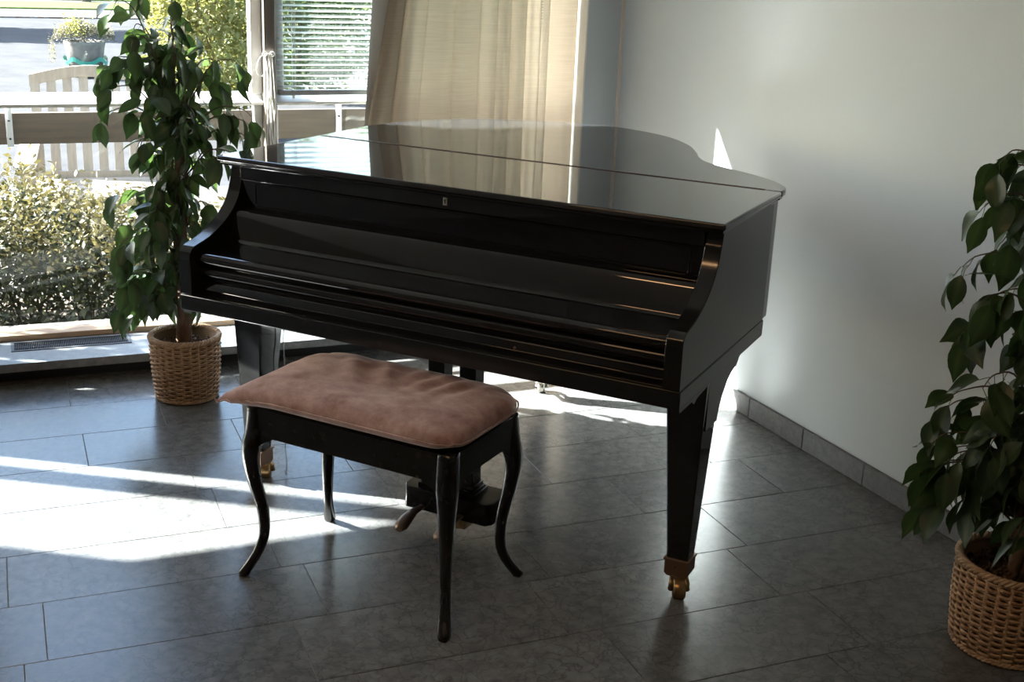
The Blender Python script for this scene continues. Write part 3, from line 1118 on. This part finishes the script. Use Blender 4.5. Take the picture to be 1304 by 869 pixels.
def ficus(parent, envelope, z_lo, z_hi, n_br, n_leaf, seed, extra=(), size=(.062, .088), stems=3, z_fork=.95, depth=.20, lean=(0, 0), inner=200):
    """envelope: rows (z, left, right) of the crown across the view, in metres from the trunk"""
    rnd = random.Random(seed)
    # twisted stems
    for s in range(stems):
        pts, rad = [], []
        for k in range(26):
            z = .17 + (z_fork - .17) * k / 25
            q_ = s * 2 * pi / stems + z * 5.5
            rr = .016 + .004 * sin(z * 9 + s) + max(0, z - .6) * .03
            pts.append((rr * cos(q_) + lean[0] * z, rr * sin(q_) + lean[1] * z, z)); rad.append(.0165 * (1 - .45 * k / 25))
        MB().tube(pts, rad, 9).build('stem', M['bark'], parent)
    tips = []
    tries = 0
    while len(tips) < n_br and tries < 4000:
        tries += 1
        z = z_lo + (z_hi - z_lo) * ((len(tips) + rnd.random()) / n_br)
        l_, r_ = interp(envelope, z)
        s = rnd.uniform(-1, 1)
        t_ = rnd.choice((-1, 1)) * rnd.random() ** .5
        x = (l_ + r_) / 2 + (r_ - l_) / 2 * s * .92
        half = depth * sqrt(max(0, 1 - s * s * .8)) * min(1, (r_ - l_) / .4)
        tips.append(RC * x + DC * (t_ * half) + Vector((0, 0, z)))
    for x, dd, z in extra:
        tips.append(RC * x + DC * dd + Vector((0, 0, z)))
    slots = []
    for tp in tips:
        zs = min(z_fork, max(.30, tp.z - rnd.uniform(.02, .22)))
        start = Vector((lean[0] * zs, lean[1] * zs, zs))
        hd = Vector((tp.x - start.x, tp.y - start.y, 0))
        mid = start + hd * .5 + Vector((0, 0, max(.03, (tp.z - zs) * .75 + .05)))
        pts = catmull([tuple(start), tuple(mid), tuple(start + hd * .85 + Vector((0, 0, (tp.z - zs) + .03))), tuple(tp)], 5)
        m_ = len(pts)
        MB().tube(pts, [.0032 - .0022 * i / (m_ - 1) for i in range(m_)], 5).build('branch', M['twig'], parent)
        nl = max(6, int(hd.length / .028) + 4)
        for i in range(nl):
            t = .25 + .75 * (i / (nl - 1)) if nl > 1 else 1
            fi = t * (m_ - 1); a_ = int(min(fi, m_ - 2)); q_ = fi - a_
            p = Vector(pts[a_]).lerp(Vector(pts[a_ + 1]), q_)
            d = (Vector(pts[a_ + 1]) - Vector(pts[a_])).normalized()
            slots.append((p, d, i, rnd.random() - t * .3 if i < nl - 1 else -1))
    slots.sort(key=lambda s_: s_[3])
    out = []
    for (p, d, i, _) in slots[:n_leaf]:
        side = d.cross(Vector((0, 0, 1)))
        if side.length < .05:
            side = Vector((1, 0, 0))
        side.normalize()
        sg = 1 if i % 2 else -1
        dr = d * rnd.uniform(.1, .6) + side * sg * rnd.uniform(.2, .9) + Vector((0, 0, rnd.uniform(-1.1, -.1)))
        dr.normalize()
        sc = rnd.uniform(*size)
        me = rnd.choice(LEAVES)
        o = bpy.data.objects.new('leaf', me)
        COL.objects.link(o); o.parent = parent
        rm = orient(dr, rnd.uniform(-1.0, 1.0))
        base = p + dr * sc * .28
        o.matrix_local = Matrix.Translation(base) @ (rm * 1.0).to_4x4() @ Matrix.Diagonal((sc, sc, sc, 1))
        out.append(o)
    # smaller inner leaves, too many to pick apart
    vs, fs = [], []
    vein = []
    n_in = 0
    for (p, d, i, _) in slots[n_leaf:] + slots[:]:
        if n_in >= inner:
            break
        if rnd.random() < .35:
            continue
        n_in += 1
        me = rnd.choice(LEAVES)
        q = Vector((p.x * rnd.uniform(.2, .85), p.y * rnd.uniform(.2, .85), p.z + rnd.uniform(-.05, .04)))
        dr = Vector((rnd.uniform(-1, 1), rnd.uniform(-1, 1), rnd.uniform(-1.2, .0))).normalized()
        sc = rnd.uniform(size[0] * .8, size[1] * .95)
        mm = Matrix.Translation(q) @ orient(dr, rnd.uniform(-1.2, 1.2)).to_4x4() @ Matrix.Diagonal((sc, sc, sc, 1))
        b0 = len(vs)
        vs += [tuple(mm @ v_.co) for v_ in me.vertices]
        fs += [tuple(b0 + k_ for k_ in pl.vertices) for pl in me.polygons]
        vein += [me.attributes['vein'].data[k_].value for k_ in range(len(me.vertices))]
    im = bpy.data.meshes.new('inner_leaves'); im.from_pydata(vs, [], fs); im.materials.append(M['leaf'])
    im.polygons.foreach_set('use_smooth', [True] * len(im.polygons))
    at = im.attributes.new('vein', 'FLOAT', 'POINT'); at.data.foreach_set('value', vein)
    stuff(link('inner_leaves', im, parent))
    return out


# left tree, beside the piano
BL = Vector((.552, 4.372, 0))
t1 = thing('potted_ficus', 'leafy potted ficus in a wicker basket by the window, left of the piano', 'potted plant', BL, 0, 'potted ficus trees in wicker baskets')
basket(t1, .122, .106, .235)
pebbles(t1, .105, .196)
env1 = [(.26, -.16, -.01), (.33, -.20, .06), (.42, -.22, .12), (.52, -.23, .14), (.62, -.235, .17), (.72, -.235, .20), (.82, -.235, .24), (.90, -.235, .26),
        (.98, -.255, .25), (1.06, -.26, .235), (1.14, -.26, .20), (1.20, -.25, .14), (1.27, -.21, .10), (1.34, -.19, .06), (1.42, -.05, .05)]
ficus(t1, env1, .34, 1.32, 62, 300, 11,
      extra=[(.23, 0, 1.18), (.26, .02, .93), (.27, -.02, 1.02), (.265, 0, .98), (-.20, .03, 1.36), (.01, .0, 1.42), (-.235, 0, .72), (-.20, -.05, .36), (-.19, .02, .32), (.13, .05, .40)],
      size=(.070, .096), depth=.17, inner=330)

# right tree, against the wall, cut by the frame
BR = Vector((2.225, 2.050, 0))
t2 = thing('potted_ficus', 'leafy potted ficus in a wicker basket against the white wall, right of the piano', 'potted plant', BR, 0, 'potted ficus trees in wicker baskets')
basket(t2, .142, .130, .232, n_st=30)
pebbles(t2, .124, .195, 240)
env2 = [(.30, -.16, .10), (.36, -.23, .16), (.46, -.245, .20), (.54, -.25, .20), (.60, -.21, .2), (.66, -.19, .2), (.74, -.17, .2), (.80, -.15, .2), (.86, -.20, .2), (.93, -.235, .2),
        (1.0, -.19, .2), (1.08, -.21, .18), (1.16, -.20, .15), (1.22, -.15, .12), (1.27, -.10, .08)]
ficus(t2, env2, .34, 1.25, 56, 300, 23,
      extra=[(-.22, .05, .62), (-.19, -.08, .70), (-.20, .04, .80), (-.22, -.05, .88), (-.17, .0, 1.02), (-.16, -.1, .95), (-.14, .08, .86), (-.20, .1, .58), (-.24, -.06, .50), (-.15, -.12, .60), (-.13, .02, 1.14), (-.18, .06, 1.16), (-.25, 0, .45), (-.24, -.02, .37), (-.25, .02, .52), (-.25, 0, .96), (-.22, 0, 1.10), (-.20, 0, 1.20), (-.10, .0, 1.26)],
      size=(.074, .104), depth=.20, inner=380)

# ================================================================== CURTAIN, BLIND, CORDS
cur = thing('curtain', 'beige linen curtain hanging in folds in front of the window behind the piano', 'curtain', (1.80, 4.80, 0))
NXc, NZc = 300, 20


FOLD = [(0, .0), (.10, .012), (.215, -.004), (.36, .004), (.50, .010), (.585, -.004), (.66, .006), (.745, .014), (.815, .002), (.86, .012), (1.0, .0)]


def curt(s, t):
    """s 0..1 across, t 0 bottom..1 top"""
    z = .11 + (2.14 - .11) * t
    x = -.405 + .842 * s
    # left edge swings outward towards the hem
    k = (1 - s) ** 3
    x += (-.053 + .35 * max(0, t - .38)) * k
    lines = FOLD
    y = 0
    for (a_, o0), (b_, o1) in zip(lines, lines[1:]):
        if a_ <= s <= b_:
            q = (s - a_) / (b_ - a_)
            w_ = min(1, (b_ - a_) / .10)
            y = o0 - .030 * w_ * max(0, sin(pi * min(1, q * 1.02))) ** .55 * (.75 + .25 * sin(q * 5 + a_ * 20)) + (o1 - o0) * q ** 3
            break
    y += .006 * sin(s * 9 + t * 2.5)
    y += -.02 * k * (1 - t)
    return (x, y, z)


cb = MB().grid([[curt(i / NXc, j / NZc) for j in range(NZc + 1)] for i in range(NXc + 1)])
cb.build('drape', M['curtain'], cur)
MB().grid([[(-.463 + .124 * (j / NZc - .38) + .16 * k / 8, .012 + .006 * sin(k * 1.4) + .012 * k / 8, .11 + 2.03 * j / NZc) for j in range(NZc + 1)] for k in range(9)]).build('lining', M['cord'], cur)
# side hem (double cloth) and bottom hem
MB().grid([[tuple(Vector(curt(i / NXc, j / NZc)) + Vector((0, -.0015, 0))) for j in range(NZc + 1)] for i in range(0, 5)]).build('side_hem', M['curtain'], cur)
MB().grid([[tuple(Vector(curt(i / NXc, j / NZc * .05)) + Vector((0, -.0015, 0))) for j in range(NZc + 1)] for i in range(0, NXc + 1)]).build('bottom_hem', M['curtain'], cur)
# gathered heading tape and a rail above, out of sight
rail = thing('curtain_rail', 'white curtain rail above the window behind the piano', 'curtain rail', (0, 0, 0))
MB().box(-2.9, 2.22, 4.782, 4.808, 2.150, 2.172).build('rail', M['white_frame'], rail)
# lace strip sewn down the curtain
b = MB()
for k in range(34):
    t = .60 + k * .011
    p = Vector(curt(.815, t)) + Vector((0, -.003, 0))
    b.tube([p + Vector((.008 * cos(q), 0, .007 * sin(q))) for q in [i * pi / 4 for i in range(8)]], .0011, 4, closed=True)
stuff(b.build('stitched_eyelets', M['cord'], cur))

cur2 = thing('curtain', 'unseen brown curtain added across the window bay left of the picture to block the sun', 'curtain', (-.92, 4.80, 0))  # curtain added out of view to keep sun off the floor


def curt2(s, t):
    return (-.50 + 1.17 * s, .03 * sin(s * 44) + .01 * sin(s * 97), .11 + 2.03 * t)


MB().grid([[curt2(i / 180, j / 6) for j in range(7)] for i in range(181)]).build('drape', mat('heavy_cloth', (.22, .19, .15), .9), cur2)

bl = thing('venetian_blind', 'grey aluminium venetian blind lowered over the upper window beside the curtain', 'blind', (1.565, 4.900, 0))
bw = .550
z_lo, z_hi, pitch = 1.040, 2.215, .0205
ns = int((z_hi - z_lo) / pitch)
arc = []
for k in range(6):
    q = -.5 + k / 5
    arc.append((q * .025, .0028 * (1 - (2 * q) ** 2)))
tl = radians(-20)
slat = MB().grid([[(x, y * cos(tl) - z * sin(tl), y * sin(tl) + z * cos(tl)) for y, z in arc] for x in (-bw, bw)])
sm = slat.mesh('slat', M['slat'])
for k in range(ns):
    o = link('slat', sm, bl)
    o.location = (0, 0, z_lo + (k + .5) * pitch)
MB().box(-bw, bw, -.013, .013, 1.016, 1.036).build('bottom_rail', M['slat_rail'], bl, bevel=.003)
MB().box(-bw, bw, -.016, .016, 2.215, 2.240).build('head_rail', M['slat_rail'], bl)
for x in (-.49, .02, .48):
    b = MB()
    for y in (-.0145, .0145):
        b.tube([(x, y, 1.03), (x, y, 2.22)], .0008, 4)
    b.tube([(x + .006, -.013, 1.03), (x + .006, -.013, 2.22)], .0010, 4)
    b.build('ladder_cord', M['cord'], bl)
MB().lathe([(.002, 1.004), (.006, 1.006), (.006, 1.014), (.002, 1.017)], 12, -.49, -.008).build('cord_button', M['white_frame'], bl)

# blind cords wound on two hooks of the dark window post
cc = thing('blind_cords', 'pale blind cords looped over hooks on the dark window post', 'cords', (.962, 4.853, 0))
for x in (-.006, .022):
    q_ = [(x + .009 * cos(t), -.006 - .004 * sin(t * .5), 1.178 + .009 * sin(t)) for t in [i * pi / 6 for i in range(-3, 8)]]
    MB().tube([(x, .010, 1.170), (x, -.004, 1.170)] + q_, .0026, 6).build('hook', M['white_frame'], cc)
b = MB()
random.seed(5)
for k in range(7):
    x0 = -.004 + .004 * k
    pts = [(x0, -.008, 1.178)]
    for i in range(1, 12):
        z = 1.178 - i * .092
        pts.append((x0 + .006 * sin(i * 1.3 + k * 2) + .0015 * i, -.010 + .004 * cos(i + k), z))
    b.tube(catmull(pts, 3), .0017, 5)
b.build('cord_bundle', M['cord'], cc)
MB().tube(catmull([(-.006, -.010, 1.180), (-.030, -.012, 1.160), (-.040, -.012, 1.115), (-.020, -.012, 1.095), (-.004, -.010, 1.130), (-.006, -.010, 1.176)], 5), .0014, 5).build('cord_loop', M['cord'], cc)

# ================================================================== OUTSIDE
GZ = -.20
struct(MB().box(-14, 30, 5.12, 9.3, GZ - .1, GZ + .004).build('ground_paving', M['paving']))
struct(MB().box(-40, 60, 9.3, 27.2, GZ - .1, GZ).build('ground_road', M['asphalt']))
struct(MB().box(-40, 60, 27.2, 27.8, GZ - .1, GZ + .03).build('ground_gutter', M['debris']))
struct(MB().box(-40, 60, 27.8, 29.8, GZ - .1, GZ + .02).build('ground_footpath', M['paving']))
struct(MB().box(-40, 60, 29.8, 32.2, GZ - .1, GZ + .05).build('ground_verge', M['grass']))
struct(MB().box(-40, 60, 32.2, 33.4, GZ - .1, GZ + .02).build('ground_footpath', M['paving']))
struct(MB().box(-40, 60, 33.4, 90, GZ - .1, GZ + .05).build('ground_lawn', M['grass']))

struct(MB().box(-6, 8, 5.22, 6.50, GZ - .05, GZ + .03).build('ground_bed', M['soil']))

# barrier outside the glass: board on steel brackets
rl = thing('window_barrier', 'weathered brown board on pale steel brackets across the outside of the windows', 'railing', (0, 5.16, 0))
edges = [-2.35, -1.15, .030, 1.325, 2.2]
for a, b_ in zip(edges, edges[1:]):
    MB().box(a + .004, b_ - .004, .012, .040, .802, .922).build('board', M['board'], rl, bevel=.002)
MB().tube([(-2.4, .0, .985), (2.2, .0, .985)], .017, 12).build('hand_rail', M['alu'], rl)
for x in edges[1:-1]:
    br = MB().box(x - .012, x + .012, .004, .012, .795, .985).box(x - .003, x + .003, -.02, .004, .90, .985).build('bracket', M['alu'], rl, bevel=.001)
    b = MB()
    for z in (.825, .895):
        b.tube([(x, .004, z), (x, .0, z)], .0045, 10)
    b.build('bolts', M['dark'], br)
for x in (-2.35, 2.15):
    MB().box(x - .02, x + .02, .0, .03, GZ, .98).build('post', M['alu'], rl)

LEAFQ = []


def leaf_cloud(name, material, parent, n, sampler, size, seed, kind_stuff=True):
    rnd = random.Random(seed)
    v, f = [], []
    for i in range(n):
        p = sampler(rnd)
        s = rnd.uniform(*size)
        d = Vector((rnd.gauss(0, 1), rnd.gauss(0, 1), rnd.gauss(0, .8)))
        if d.length < .1:
            d = Vector((1, 0, 0))
        d.normalize()
        e = d.cross(Vector((rnd.gauss(0, 1), rnd.gauss(0, 1), rnd.gauss(0, 1))))
        if e.length < .05:
            continue
        e.normalize()
        b0 = len(v)
        c = Vector(p)
        v += [tuple(c - d * s), tuple(c + e * s * .45), tuple(c + d * s), tuple(c - e * s * .45)]
        f.append((b0, b0 + 1, b0 + 2, b0 + 3))
    me = bpy.data.meshes.new(name); me.from_pydata(v, [], f); me.materials.append(material)
    o = link(name, me, parent)
    if kind_stuff:
        stuff(o)
    return o


# hedge close to the glass
hg = thing('hedge', 'low hedge, sunlit yellow on top and dark green below, right outside the glass', 'hedge', (0, 5.9, GZ))


def hedge_top_z(x, y):
    base = .70 - .19 * (x + .1) if x < 1.3 else .43
    return base + .05 * sin(x * 5.1 + 1) + .04 * sin(x * 11 + y * 7) + .03 * sin(y * 9)


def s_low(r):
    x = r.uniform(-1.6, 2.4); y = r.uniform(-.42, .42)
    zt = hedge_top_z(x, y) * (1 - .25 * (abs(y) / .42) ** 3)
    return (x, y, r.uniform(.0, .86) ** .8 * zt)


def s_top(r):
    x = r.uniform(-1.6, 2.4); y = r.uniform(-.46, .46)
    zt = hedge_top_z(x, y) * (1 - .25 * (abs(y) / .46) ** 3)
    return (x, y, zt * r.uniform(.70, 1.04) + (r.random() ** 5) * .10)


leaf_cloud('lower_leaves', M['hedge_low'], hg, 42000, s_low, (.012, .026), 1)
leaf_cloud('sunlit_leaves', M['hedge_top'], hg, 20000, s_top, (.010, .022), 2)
b = MB()
rnd = random.Random(3)
for k in range(120):
    x = rnd.uniform(-1.5, 2.3); y = rnd.uniform(-.3, .3)
    b.tube([(x, y, 0), (x + rnd.uniform(-.08, .08), y + rnd.uniform(-.08, .08), .3), (x + rnd.uniform(-.15, .15), y + rnd.uniform(-.15, .15), .52)], [.006, .004, .002], 4)
stuff(b.build('stems', M['twig'], hg))

# slatted garden chair seen through the glass
gc = thing('garden_chair', 'white slatted garden chair with its back to the road, beyond the hedge', 'chair', (.50, 7.62, GZ), radians(-4))
for k in range(8):
    x = -.31 + k * .0886
    MB().rings([[(x - .026, .0 + z * .16, z), (x + .026, .0 + z * .16, z), (x + .026, .016 + z * .16, z), (x - .026, .016 + z * .16, z)] for z in (.36, .99 + .03 * (1 - ((k - 3.5) / 3.5) ** 2))], smooth=False).build('back_slat', M['chair_white'], gc)
cr = [(-.34 + .68 * i / 16, .17, .955 + .055 * sin(pi * i / 16)) for i in range(17)]
b = MB()
b.rings([[(x, y - .02, z - .035), (x, y + .004, z - .035), (x, y + .004, z + .03), (x, y - .02, z + .03)] for x, y, z in cr], smooth=False)
b.build('crest_rail', M['chair_white'], gc)
MB().box(-.36, .36, .045, .075, .36, .44).build('lower_rail', M['chair_white'], gc)
for k in range(5):
    y = -.56 + k * .118
    MB().box(-.33, .33, y, y + .100, .385 + .0, .407).build('seat_slat', M['chair_white'], gc)
MB().box(-.34, .34, -.585, -.563, .33, .40).build('front_rail', M['chair_white'], gc)
for s in (-1, 1):
    x = s * .36
    MB().box(x - .025, x + .025, -.58, -.53, 0, .58).build('leg', M['chair_white'], gc)
    MB().box(x - .025, x + .025, .06, .11, 0, .60).build('leg', M['chair_white'], gc)
    MB().box(x - .055, x + .055, -.62, .14, .58, .602).build('arm_rest', M['chair_white'], gc)

# second one, folded open, left of it
g2 = thing('folding_chair', 'white wooden folding lounger with crossed legs left of the slatted chair', 'chair', (-.42, 7.62, GZ), radians(-32))
for k in range(2):
    y = -.06 + k * .30
    MB().rings([[(x, y - .03, z - .012), (x, y + .03, z - .012), (x, y + .03, z + .012), (x, y - .03, z + .012)] for x, z in ((-.45, .62), (.30, .42))], smooth=False).build('side_rail', M['chair_white'], g2)
    MB().rings([[(x - .018, y - .012, z), (x + .018, y - .012, z), (x + .018, y + .012, z), (x - .018, y + .012, z)] for x, z in ((.12, 0), (-.02, .50))], smooth=False).build('leg', M['chair_white'], g2)
    MB().rings([[(x - .018, y - .012, z), (x + .018, y - .012, z), (x + .018, y + .012, z), (x - .018, y + .012, z)] for x, z in ((-.10, 0), (.02, .50))], smooth=False).build('leg', M['chair_white'], g2)
for k in range(7):
    x = -.42 + k * .11; z = .62 - (x + .45) * .2667
    MB().box(x, x + .09, -.08, .26, z, z + .014).build('slat', M['chair_white'], g2)

# flower planter on the forecourt
pt = thing('flower_planter', 'grey round concrete planter with yellow flowers and teal tape on the forecourt', 'planter', (1.05, 16.7, GZ))
MB().lathe([(.15, 0), (.19, .02), (.235, .36), (.245, .40), (.255, .44), (.225, .44), (.21, .38), (.01, .37)], 28).build('pot', M['concrete'], pt, fix=True)
leaf_cloud('yellow_flowers', M['flower'], pt, 1500, lambda r: (r.gauss(-.10, .07), r.gauss(0, .1), .50 + abs(r.gauss(0, .09))), (.010, .022), 5)
leaf_cloud('dry_stems', M['flower_dull'], pt, 3600, lambda r: (lambda a_, q: (.40 * cos(a_) * q - .03, .25 * sin(a_) * q, .50 + .16 * (1 - q) - (.3 * r.random() if cos(a_) * q < -.8 else 0) + r.gauss(0, .03)))(r.uniform(0, 2 * pi), r.random() ** .5), (.008, .02), 6)
rp_ = catmull([(.262 * cos(q), .262 * sin(q), .20 + .035 * sin(q * 5)) for q in [i * 2 * pi / 14 for i in range(14)]], 3, True)
MB().rings([[(x, y, z - .028) for x, y, z in rp_], [(x * 1.01, y * 1.01, z + .028) for x, y, z in rp_]], caps=False, smooth=False).build('tape', M['teal'], pt)

MB_ = MB().tube([(2.18, 33.0, GZ), (2.18, 33.0, 3.0)], .11, 12)
tag(MB_.build('road_sign_post', M['post_metal']), 'dark post standing in the grass strip across the road', 'post')


def blob_tree(name, label, cat, loc, crown_c, crown_r, n, size, material, seed, trunk=.12, group=None):
    t_ = thing(name, label, cat, loc, 0, group)
    cx, cy, cz = crown_c; rx, ry, rz = crown_r

    def smp(r):
        while True:
            p = Vector((r.uniform(-1, 1), r.uniform(-1, 1), r.uniform(-1, 1)))
            if .35 < p.length < 1:
                break
        k = 1 + .16 * sin(p.x * 9 + seed) * sin(p.y * 7) + .12 * sin(p.z * 11)
        return (cx + p.x * rx * k, cy + p.y * ry * k, cz + p.z * rz * k)
    leaf_cloud('foliage', material, t_, n, smp, size, seed)
    b = MB()
    b.tube([(0, 0, 0), (cx * .4, cy * .4, cz * .6), (cx, cy, cz)], [trunk, trunk * .8, trunk * .4], 8)
    for k in range(7):
        a_ = k * .9 + seed
        b.tube([(cx * .3, cy * .3, cz * .5 + k * .05), (cx + rx * .6 * cos(a_), cy + ry * .6 * sin(a_), cz + rz * .4)], [trunk * .4, trunk * .12], 5)
    b.build('trunk', M['bark'], t_)
    return t_


G = 'shrubs and trees beyond the window'
blob_tree('bush', 'tall yellow green bush outside, between the road and the dark window post', 'bush', (1.90, 12.2, GZ), (0, 0, 1.15), (.66, .62, 1.35), 16000, (.020, .045), M['bush'], 21, .03)
blob_tree('bush', 'green bush right behind the venetian blind', 'bush', (3.30, 14.7, GZ), (0, 0, 1.1), (1.0, .75, 1.35), 18000, (.022, .050), M['tree'], 22, .04)
blob_tree('bush', 'bush behind the curtained window', 'bush', (5.6, 12.3, GZ), (0, 0, 1.0), (.75, .7, 1.5), 9000, (.03, .06), M['tree'], 24, .04)
for k, (x, y, lb) in enumerate(((-1.2, 39, 'bright tree across the lawn, leftmost of the three at the top edge'), (4.2, 41, 'bright tree across the lawn, behind the dark road post'), (9.6, 39.5, 'bright tree across the lawn, behind the bush beside the dark window post'))):
    blob_tree('tree', lb, 'tree', (x, y, GZ), (0, 0, 3.3), (2.3, 1.9, 3.6), 9000, (.12, .24), M['tree'], 30 + k, .2, 'trees across the lawn')
blob_tree('tree', 'street tree left of the picture, throwing a shadow on the road', 'tree', (-6.7, 27.4, GZ), (0, 0, 5.2), (2.6, 1.3, .8), 9000, (.08, .16), M['tree'], 61, .12)
hb = thing('far_hedge', 'long green hedge at the far edge of the lawn', 'hedge', (8, 46, GZ))
leaf_cloud('foliage', M['tree'], hb, 16000, lambda r: (r.uniform(-22, 22), r.uniform(-1, 1), r.uniform(0, 3.2)), (.15, .3), 77)
# unseen pole added outside on the left to stripe the sunlight on the floor
tr_ = thing('shade_pole', 'unseen dark round pole added outside, left of the picture, to stripe the sunlight', 'pole', (-2.50, 5.30, GZ))
MB().tube([(0, 0, 0), (0, 0, 3.1)], .052, 14).build('tube', M['post_metal'], tr_)
MB().lathe([(.08, 0), (.08, .012), (.05, .02)], 16).build('foot_plate', M['post_metal'], tr_)

# young tree added close to the glass, out of view, to dapple the sill
t3 = thing('tree', 'young tree added outside close to the glass, unseen left of the picture, to dapple the sill', 'tree', (-2.15, 6.2, GZ))
MB().tube([(0, 0, 0), (.02, 0, 1.1), (0, .02, 2.1)], [.03, .022, .01], 8).build('trunk', M['bark'], t3)
leaf_cloud('foliage', M['tree'], t3, 900, lambda r: (r.gauss(0, .13), r.gauss(0, .15), 2.08 + r.gauss(0, .14)), (.02, .045), 91)

# unseen warm lamp added for the orange streaks on the piano
lpos = Matrix.Rotation(PA, 3, 'Z') @ Vector((.22, -2.20, 0)) + PO
lp = thing('added_lamp', 'long warm lamp added out of view for the orange streaks on the piano', 'lamp', (lpos.x, lpos.y, .60), PA)
MB().box(-.75, .75, -.08, .08, 2.02, 2.10).build('housing', M['sill_wood'], lp, bevel=.004)
em, t_, p_ = new_mat('warm_diffuser')
p_.inputs['Base Color'].default_value = (.9, .7, .5, 1)
p_.inputs['Emission Color'].default_value = (1, .58, .28, 1)
p_.inputs['Emission Strength'].default_value = 4.0
MB().box(-.73, .73, -.072, .072, 1.985, 2.02).build('diffuser', em, lp, bevel=.004)
for x in (-.4, .4):
    MB().tube([(x, 0, 2.10), (x, 0, CEIL - .60)], .003, 6).build('cable', M['dark'], lp)
